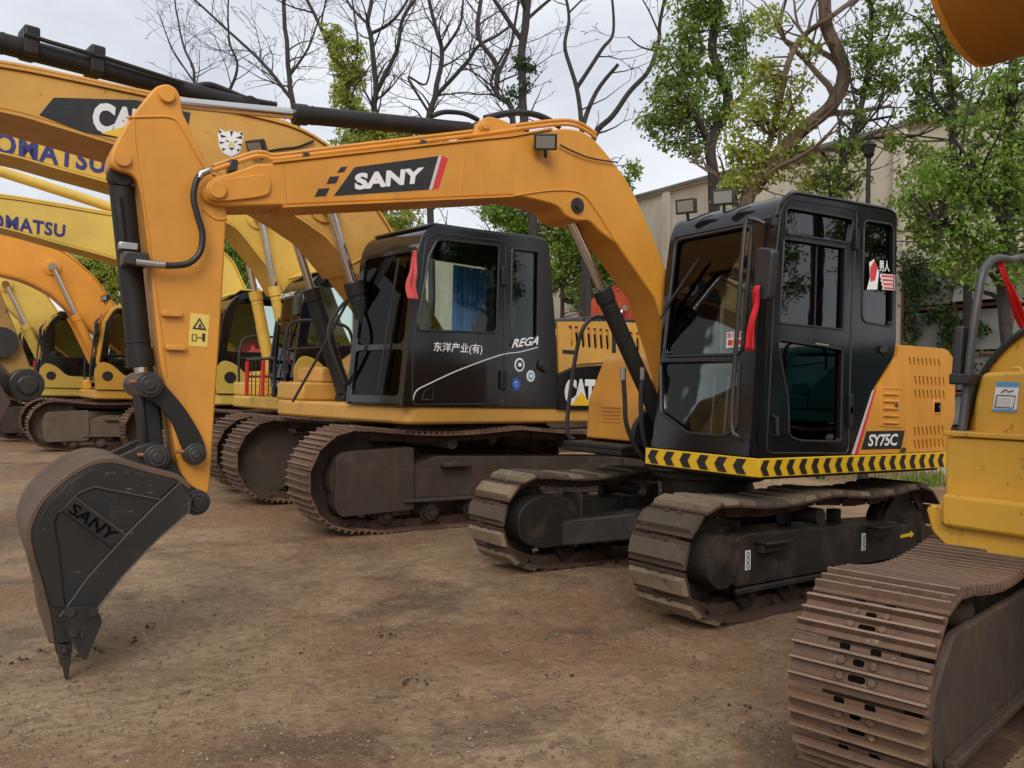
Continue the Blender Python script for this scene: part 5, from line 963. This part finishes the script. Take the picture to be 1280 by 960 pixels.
def leaves(blobs, dep, per, size, seed, thick=.8, cl=.30):
    g = np.random.default_rng(seed); vs = []; cs = []
    for (bx, by, br) in blobs:
        R = br/FPX*dep; c = np.array(at_depth(bx, by, dep)); k = max(6, int(per*(R**2)*150))
        for _ in range(k):
            u = g.normal(size=3); u /= np.linalg.norm(u); cc = c+u*R*g.random()**.45*np.array([1, 1, 1])+np.array(FW)*g.normal()*R*thick*.5; cs.append(cc); m = int(g.integers(18, 38)); sp = cl*R**.3*g.uniform(.5, 1.05)
            pos = cc+g.normal(size=(m, 3))*sp*np.array([.55, .55, .42]); a = g.normal(size=(m, 3)); a[:, 2] -= .55; a /= np.linalg.norm(a, axis=1)[:, None]
            b = np.cross(a, g.normal(size=(m, 3))); b /= np.linalg.norm(b, axis=1)[:, None]; nrm = np.cross(a, b); s = size*g.uniform(.65, 1.25, size=(m, 1))
            q = np.stack([pos, pos+a*s*.45+b*s*.25+nrm*s*.06, pos+a*s, pos+a*s*.45-b*s*.25+nrm*s*.06], 1); vs.append(q.reshape(-1, 3))
    v = np.concatenate(vs); n = len(v)//4
    me = bpy.data.meshes.new('crown'); me.vertices.add(len(v)); me.vertices.foreach_set('co', v.astype(np.float32).ravel()); me.loops.add(n*4); me.loops.foreach_set('vertex_index', np.arange(n*4, dtype=np.int32)); me.polygons.add(n); me.polygons.foreach_set('loop_start', np.arange(0, n*4, 4, dtype=np.int32)); me.polygons.foreach_set('loop_total', np.full(n, 4, dtype=np.int32)); me.update(calc_edges=True); me.validate(); return me, cs
def shift(o_mesh, base):
    for v in o_mesh.vertices: v.co -= base
def tree(label, limbs, dep, blobs=(), mat=None, per=1., size=.11, seed=1, bark=None, lv=3, twig=1., name='leafy_tree', ground=True, group=None, cl=.30, tw=.55):
    rng = random.Random(seed); mb = MB(); P0 = None; allp = []
    for i, (poly, r0, r1) in enumerate(limbs):
        pts = pix(poly, dep, .0 if i == 0 else .35)
        if i == 0 and ground: b = pts[0].copy(); b.z = -.1; pts = [b]+pts
        if i > 0: pts[0] = min(allp, key=lambda p: (p-pts[0]).length) if allp else pts[0]
        kk = .62 if blobs else .9; P = limb(mb, pts, r0*kk, r1*kk); allp += P
        if twig > 0:
            for j in range(2, len(P)):
                if P[j].z < (2.6 if ground else 0): continue
                if rng.random() < .6*twig:
                    d = (P[j]-P[j-1]).normalized(); s = d.orthogonal().normalized(); s.rotate(Matrix.Rotation(rng.uniform(0, 6.28), 3, d)); rr = r0+(r1-r0)*j/len(P)
                    grow(mb, P[j], d*.7+s*.8, rng.uniform(1.0, 2.4)*tw*2, rr*.36, lv, rng)
    base = Vector((allp[0].x, allp[0].y, 0)); root = thing(name, label, 'tree', base, 0, group)
    if blobs:
        me, cs = leaves(blobs, dep, per, size, seed, cl=cl)
        for c in cs[::3]:
            c = Vector(c); a = min(allp, key=lambda p: (p-c).length+.6*max(0, p.z-c.z))
            if (a-c).length < 4: mid = a.lerp(c, .5)+Vector((rng.gauss(0, .15), rng.gauss(0, .15), rng.gauss(.05, .1))); mb.tube(spline([tuple(a), tuple(mid), tuple(c)], 3), [.022, .02, .017, .014, .011, .008, .006], 4, cap=False)
        v = np.empty(len(me.vertices)*3, dtype=np.float32); me.vertices.foreach_get('co', v); v = v.reshape(-1, 3)-np.array(base, dtype=np.float32); me.vertices.foreach_set('co', v.ravel()); me.materials.append(mat); link('crown', me, root)
    mb.v = [(x-base.x, y-base.y, z) for x, y, z in mb.v]; mb.build('trunk', bark or BARK, root); return root
BARE = 'bare trees behind the excavators'
tree('bare tree with a long diagonal bough, behind the ochre boom', [([(385, 330), (378, 200), (366, 125), (357, 50), (352, -20)], .16, .07), ([(366, 125), (340, 92), (320, 70), (285, 38), (238, -5)], .08, .04), ([(360, 85), (385, 60), (400, 20)], .06, .03)], 30, seed=3, name='bare_tree')
tree('thin bare tree with two upright stems, over the tiger sticker', [([(262, 330), (255, 160), (244, 110), (240, 82), (227, 50), (217, -10)], .10, .03), ([(255, 150), (285, 115), (297, 82), (287, 50), (285, -10)], .08, .03), ([(244, 105), (215, 60), (200, 20)], .04, .02)], 32, seed=5, name='bare_tree')
tree('bare tree forking in two above the arm ram of the small excavator', [([(480, 330), (472, 180), (467, 135), (469, 115), (464, 50), (460, 25), (467, -15)], .15, .07), ([(471, 115), (495, 65), (505, 20), (528, -10)], .09, .05), ([(464, 48), (492, 25), (515, -10)], .07, .04), ([(463, 30), (440, 10), (425, -15)], .06, .03)], 28, seed=8, name='bare_tree')
tree('bare tree with a sprawling right bough, beside the forked bare tree', [([(540, 330), (535, 190), (537, 142), (545, 115), (552, 65), (545, 37), (532, -15)], .14, .06), ([(545, 115), (582, 80), (597, 58), (620, 45), (640, 30)], .08, .04), ([(552, 70), (575, 30), (580, -15)], .06, .03), ([(500, 140), (510, 97), (533, 105), (540, 60)], .05, .03)], 27, seed=12, name='bare_tree')
tree('bare tree with a wavy stem, beside the thick dark trunk', [([(640, 330), (640, 190), (640, 135), (622, 117), (620, 82), (598, 45), (602, -15)], .13, .07), ([(621, 90), (640, 50), (648, 0)], .07, .04), ([(610, 135), (614, 100), (633, 60)], .06, .04)], 26, seed=15, name='bare_tree')
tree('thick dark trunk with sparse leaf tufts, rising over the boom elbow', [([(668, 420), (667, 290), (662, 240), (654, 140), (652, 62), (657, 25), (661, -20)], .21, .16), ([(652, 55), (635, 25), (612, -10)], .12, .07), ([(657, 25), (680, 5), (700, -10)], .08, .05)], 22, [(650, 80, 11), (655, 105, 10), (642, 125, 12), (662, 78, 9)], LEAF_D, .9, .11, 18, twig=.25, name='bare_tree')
tree('slender bare tree with broken tips, just right of the boom elbow', [([(735, 400), (730, 230), (726, 160), (721, 110), (707, 62), (711, 25), (705, -15)], .09, .035), ([(722, 108), (752, 62), (766, 40), (764, -10)], .06, .03), ([(726, 160), (745, 115), (772, 80)], .07, .045), ([(711, 27), (727, 0)], .03, .02)], 20, seed=21, twig=.35, name='bare_tree', tw=.35)
tree('leaning bare tree stretching towards the camphor crown', [([(728, 420), (735, 220), (745, 167), (765, 145), (790, 112), (810, 87), (824, 50), (825, 32), (833, -10)], .10, .045), ([(824, 62), (800, 58), (785, 45)], .03, .015), ([(824, 40), (812, 15), (800, -5)], .03, .015)], 21, seed=24, twig=.3, name='bare_tree', tw=.3)
tree('tree wrapped in light green creeper behind the arm ram', [([(445, 360), (443, 190), (432, 107), (415, 65), (380, -10)], .14, .08), ([(437, 120), (447, 60), (440, 0)], .07, .04)], 26, [(415, 42, 14), (425, 65, 17), (440, 95, 18), (430, 120, 19), (447, 62, 12), (448, 140, 14), (470, 172, 28), (500, 172, 22), (435, 176, 20), (545, 172, 16), (430, 90, 14), (505, 275, 26), (480, 282, 18)], LEAF_Y, 1.25, .12, 31, twig=.35, name='creeper_tree', cl=.2)
tree('camphor tree with dark forked trunk and dense green crown left of the yellow-green one', [([(893, 420), (893, 240), (888, 185), (908, 130), (902, 95), (890, 58), (900, 0), (904, -50)], .22, .14), ([(890, 182), (868, 142), (849, 118), (860, 92), (878, 60)], .13, .06), ([(905, 140), (935, 112), (965, 95)], .08, .04)], 18.5, [(872, 22, 32), (852, 72, 36), (835, 128, 33), (838, 172, 20), (882, 118, 34), (918, 88, 24), (922, 45, 26), (868, 178, 20), (880, -12, 40), (905, 150, 20), (820, 150, 18), (858, 150, 24)], LEAF_G, .8, .115, 41, twig=.2)
tree('yellow-green tree with thick leaning brown trunk curving upward', [([(915, 360), (930, 262), (948, 222), (1000, 165), (1040, 132), (1055, 95), (1048, 60), (1032, 25), (1030, -30)], .22, .18), ([(938, 250), (965, 170), (985, 82), (1005, 45), (1037, 22), (1075, -5)], .10, .07), ([(985, 85), (975, 40), (985, -10)], .05, .03)], 15, [(945, 130, 32), (925, 185, 30), (985, 150, 28), (932, 222, 25), (1002, 195, 26), (958, 88, 22), (912, 232, 18), (985, 112, 22), (1005, 232, 20), (965, 200, 26), (1010, 60, 16), (960, 30, 18)], LEAF_Y, .95, .10, 45, BARKB, twig=.3)
tree('thin upright leafy tree in front of the pale wall by the lamp post', [([(1030, 380), (1040, 250), (1052, 205), (1070, 155), (1083, 95), (1088, 40), (1090, -20)], .12, .06), ([(1068, 160), (1090, 150), (1116, 145)], .05, .03), ([(1054, 188), (1080, 174), (1140, 171), (1175, 158)], .05, .02), ([(1083, 90), (1110, 45), (1125, 0)], .045, .02)], 14.5, [(1085, 38, 22), (1092, 82, 26), (1078, 118, 20), (1058, 178, 22), (1042, 215, 24), (1108, 60, 16), (1060, 225, 20), (1118, 20, 16), (1075, 60, 18), (1098, 10, 20), (1035, 240, 18), (1070, 150, 16), (1105, 105, 14)], LEAF_G, .75, .10, 49, twig=.4, tw=.4)
tree('dark leafy tree with forked trunk against the top of the pale wall', [([(1210, 400), (1200, 250), (1190, 160), (1186, 100), (1185, -20)], .12, .07), ([(1188, 148), (1168, 125), (1163, 90)], .06, .03)], 13.5, [(1165, 58, 26), (1150, 100, 24), (1192, 108, 24), (1143, 142, 20), (1200, 55, 22), (1172, 25, 22), (1190, 148, 18), (1165, 130, 20), (1150, 190, 18), (1205, 5, 25), (1178, 80, 24), (1140, 215, 18), (1205, 130, 22), (1150, 45, 18), (1120, 175, 12)], LEAF_G, .8, .095, 53, twig=.4, tw=.4)
tree('broad bright green tree behind the grey handrail', [([(1264, 500), (1257, 400), (1255, 290), (1262, 160), (1270, 40)], .15, .09), ([(1256, 285), (1225, 220), (1190, 170)], .07, .03), ([(1257, 330), (1215, 300), (1165, 270)], .06, .03), ([(1258, 270), (1290, 210), (1300, 150)], .07, .03)], 11.5, [(1232, 150, 36), (1272, 112, 36), (1190, 218, 36), (1240, 232, 42), (1150, 262, 32), (1202, 290, 36), (1252, 300, 30), (1275, 182, 36), (1130, 238, 20), (1182, 330, 20), (1290, 262, 36), (1225, 195, 30), (1215, 345, 18), (1165, 305, 20), (1285, 60, 25), (1245, 100, 25), (1205, 250, 34), (1170, 235, 28), (1262, 345, 26), (1150, 290, 24), (1225, 320, 26), (1290, 320, 30), (1160, 225, 24), (1262, 235, 30)], LEAF_B, 1.05, .085, 57, twig=.15, cl=.26)
tree('round green tree showing between the ochre cab and the orange boom', [([(700, 440), (705, 340), (715, 280), (722, 240)], .12, .05)], 23, [(722, 255, 30), (702, 298, 30), (735, 318, 28), (702, 345, 24), (640, 268, 24), (618, 262, 18), (755, 290, 20), (650, 290, 20), (690, 250, 20), (730, 370, 26), (790, 212, 10), (783, 228, 10), (770, 340, 26)], LEAF_B, 1.3, .12, 61, twig=.15)
tree('far leafy tree over the roof of the orange-boomed machine', [([(120, 480), (122, 400), (125, 340)], .14, .06)], 38, [(95, 338, 22), (122, 345, 22), (148, 335, 20), (112, 322, 14), (140, 360, 22), (160, 345, 16)], LEAF_Y, 1.1, .15, 65, twig=.4)
tree('far leafy tree between the arm and the yellow machines', [([(296, 480), (296, 400), (297, 330)], .14, .06)], 36, [(295, 318, 20), (300, 345, 20), (285, 335, 16), (310, 305, 14), (280, 300, 12)], LEAF_B, 1.3, .15, 69, twig=.4)
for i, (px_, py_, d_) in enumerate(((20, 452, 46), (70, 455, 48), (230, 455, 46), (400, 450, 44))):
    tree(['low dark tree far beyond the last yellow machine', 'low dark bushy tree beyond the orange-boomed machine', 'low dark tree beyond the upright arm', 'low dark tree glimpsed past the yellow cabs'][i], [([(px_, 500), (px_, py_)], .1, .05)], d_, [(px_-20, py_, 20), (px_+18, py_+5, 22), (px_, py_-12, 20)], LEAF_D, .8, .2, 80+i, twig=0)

# ------------------------------------------------------------------ pale factory building along the yard
def wallp(px, py, x=-11.): d = ray(px, py); return Vector(CAM_POS + d*((x-CAM_POS[0])/d[0]))
m_, n_, l_, b_ = newmat('stained_render')
c = mixc(n_, l_, ramp(n_, l_, noise_node(n_, l_, .7, 6), .35, .7), (.52, .47, .37), (.66, .60, .49)); c = mixc(n_, l_, mul(n_, l_, ramp(n_, l_, noise_node(n_, l_, 3, 8, .65, mapscale=(1, 1.2, .18)), .54, .75), .55), c, (.24, .21, .17)); c = mixc(n_, l_, ramp(n_, l_, noise_node(n_, l_, 1.6, 9, .7), .66, .69), c, (.22, .19, .16))
l_(c, b_.inputs['Base Color']); b_.inputs['Roughness'].default_value = .9; bump(n_, l_, b_, noise_node(n_, l_, 12, 8), .3, .02); RENDERW = m_
GREYSHEET = paint('grey_window_sheet', (.16, .165, .16), .6, .6, (.07, .06, .05), dscale=3); RUSTB = paint('rusty_beam', (.15, .07, .04), .8, .5)
bld = thing('factory_building', 'old pale rendered factory wall with stains and ivy-grown lower windows', 'building', (-11, -8, 0))
def bp(name, mat, f, bevel=.0):
    m = MB(); f(m); m.v = [(x+11, y+8, z) for x, y, z in m.v]; return m.build(name, mat, bld, bevel)
bp('wall', RENDERW, lambda m: m.box(-19, -11, -34, 5, -.2, 6.86)); bp('parapet', RENDERW, lambda m: m.box(-19.1, -10.9, -34.1, 5.1, 6.86, 7.02), .02)
bp('roof_edge', GREYSHEET, lambda m: m.box(-10.9, -10.86, -34, 5, 6.90, 6.98))
for y in (-30, -24, -18, -12.2, -5.45): bp('pilaster', RENDERW, lambda m: m.box(-11.0, -10.88, y, y+.28, 0, 6.85), .02)
bp('drain_pipe', RENDERW, lambda m: m.tube([(-10.9, -6.6, 0), (-10.9, -6.6, 6.8)], .06, 8))
ya, yb_ = -5.15, 4.4
bp('window_recess', DARK, lambda m: m.box(-11.0, -10.97, ya, yb_, .9, 4.1))
for r_, (za, zb2) in enumerate(((3.25, 4.05), (2.35, 3.10), (1.6, 2.28), (.95, 1.55))):
    bp('beam', RUSTB, lambda m: m.box(-10.97, -10.84, ya, yb_, za-.10, za-.04), .01)
    for i in range(9):
        y0 = ya+.04+i*1.05; tilt = (.22 if (i+r_*2) % 3 == 1 else .03)
        if (i*3+r_) % 7 == 2: continue
        def f(m):
            m.add([(-10.93+tilt+dx, yy, zz) if zz == za else (-10.93+dx, yy, zz) for dx in (0, .03) for yy in (y0, y0+.98) for zz in (za, zb2)], [(0, 1, 3, 2), (4, 6, 7, 5), (0, 4, 5, 1), (2, 3, 7, 6), (0, 2, 6, 4), (1, 5, 7, 3)])
        bp('window_panel', GREYSHEET, f)
for i in range(10): bp('window_post', RUSTB, lambda m: m.box(-10.96, -10.83, ya+i*1.05-.03, ya+i*1.05+.03, .9, 4.1))
# upper windows
for y in (-3.2, -9.4, -16):
    def f(m, y=y): m.box(-11.02, -10.99, y, y+1.6, 4.75, 5.75)
    wdw = bp('window', DARK, f)
    for k in range(3):
        m = MB(); m.box(.02, .05, y+8+k*.78, y+8+k*.78+.05, 4.75, 5.75); m.build('window_frame', GREYSHEET, wdw)
# ivy
def ivy(label, spots, dep_x, n, size, seed, mat):
    g = np.random.default_rng(seed); vs = []
    for (px0, py0, px1, py1, w) in spots:
        a, b = wallp(px0, py0, dep_x), wallp(px1, py1, dep_x)
        k = int(n*(a-b).length); t = g.random(k); pos = np.array(a)[None]*(1-t[:, None])+np.array(b)[None]*t[:, None]+g.normal(size=(k, 3))*np.array([.06, w, w]); d = g.normal(size=(k, 3)); d[:, 2] -= .6; d /= np.linalg.norm(d, axis=1)[:, None]
        e = np.cross(d, g.normal(size=(k, 3))); e /= np.linalg.norm(e, axis=1)[:, None]; s = size*g.uniform(.6, 1.3, (k, 1)); vs.append(np.stack([pos, pos+d*s*.5+e*s*.4, pos+d*s, pos+d*s*.5-e*s*.4], 1).reshape(-1, 3))
    v = np.concatenate(vs); o = bpy.data.meshes.new('climbing_ivy'); o.from_pydata([tuple(q) for q in v], [], [(i, i+1, i+2, i+3) for i in range(0, len(v), 4)]); o.materials.append(mat); return tag(link('climbing_ivy', o), label, 'ivy')
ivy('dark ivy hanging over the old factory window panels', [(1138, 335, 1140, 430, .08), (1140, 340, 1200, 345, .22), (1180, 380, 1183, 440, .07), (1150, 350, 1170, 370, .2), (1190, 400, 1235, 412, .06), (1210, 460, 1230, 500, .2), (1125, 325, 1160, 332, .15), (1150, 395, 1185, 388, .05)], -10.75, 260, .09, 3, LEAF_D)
# lamp post
lp = at_depth(1086, 195, 13.6); lr = thing('lamp_post', 'slim black lamp post with lantern in front of the pale wall', 'lamp post', (lp.x, lp.y, 0))
MB().cyl((0, 0, 0), (0, 0, lp.z-.02), .05, .035, n=12).cyl((0, 0, 0), (0, 0, .5), .09, .06, n=12).build('post', BLACKM, lr)
m = MB(); m.cyl((0, 0, lp.z-.03), (0, 0, lp.z+.02), .05, .09, n=8); m.cyl((0, 0, lp.z+.02), (0, 0, lp.z+.16), .08, .11, n=6); m.cyl((0, 0, lp.z+.16), (0, 0, lp.z+.24), .13, .03, n=6); m.cyl((0, 0, lp.z+.24), (0, 0, lp.z+.30), .025, .005, n=6); m.build('lantern', BLACKM, lr)
# weeds by the tracks
def weeds(name, label, spots, seed):
    rng = random.Random(seed); m = MB()
    for (a, b, n, h, w) in spots:
        g = on_ground(a, b)
        for _ in range(n):
            x, y = g[0]+rng.gauss(0, w), g[1]+rng.gauss(0, w); an = rng.random()*6.28; hh = h*rng.uniform(.5, 1.2); l_ = rng.uniform(.1, .5)*hh; wd = .006+.006*rng.random(); cx, sx = math.cos(an), math.sin(an)
            m.add([(x-sx*wd, y+cx*wd, -.02), (x+sx*wd, y-cx*wd, -.02), (x+cx*l_*.5+sx*wd, y+sx*l_*.5-cx*wd, hh*.6), (x+cx*l_*.5-sx*wd, y+sx*l_*.5+cx*wd, hh*.6), (x+cx*l_, y+sx*l_, hh)], [(0, 1, 2, 3), (3, 2, 4)])
    o = m.build(name, LEAF_B, smooth=False); o['kind'] = 'stuff'; return tag(o, label, 'weeds')
weeds('weeds', 'green weeds sprouting from wet ground behind the excavators', [(1145, 606, 60, .28, .15), (1133, 612, 50, .2, .12), (1172, 605, 60, .2, .2), (1230, 688, 500, .12, .35), (1215, 680, 200, .1, .25), (1260, 676, 400, .14, .4), (375, 520, 60, .4, .15), (1110, 600, 60, .12, .5), (1160, 590, 300, .15, 1.5), (1060, 596, 90, .1, .8)], 4)

# ------------------------------------------------------------------ beyond the frame on the near side: what the glass reflects
big_excavator(Frame(-6.2, 6.4, .02), 'teal excavator parked past the worn yellow one, outside the view', .02, TEALP, TEALP, TEALP, BOOM_T, (2.3, 3.62), 'panel')
def far_side(label, x, y, seed, s=1.):
    src = [o for o in COL.objects if o.name.startswith('leafy_tree') and o.parent is None][seed]
    r = src.copy(); COL.objects.link(r); r.location = (x, y, 0); r.rotation_euler = (0, 0, 2.1); r.scale = (s, s, s); r['label'] = label
    for ch in src.children: k = ch.copy(); COL.objects.link(k); k.parent = r
far_side('leafy tree across the yard behind the teal excavator', -10.5, 10.2, 4, 1.15); far_side('bright leafy tree across the yard near the teal excavator', -7, 11.5, 4, 1.3); far_side('leafy tree across the yard beyond the teal excavator', -9.6, 13.5, 1, 1.3); far_side('spreading leafy tree at the yard edge past the buckets', 14, -2, 0, 1.3); far_side('tall leafy tree at the yard edge past the arms', 15, -11, 4, 1.6); far_side('round leafy tree at the yard edge behind the viewer', -3, 16, 0, 1.5)
far_side('leafy tree across the yard past the end of the factory wall', -13.5, 8.6, 4, 1.35); far_side('leafy tree across the yard farther past the factory wall', -14.5, 12.0, 0, 1.3)
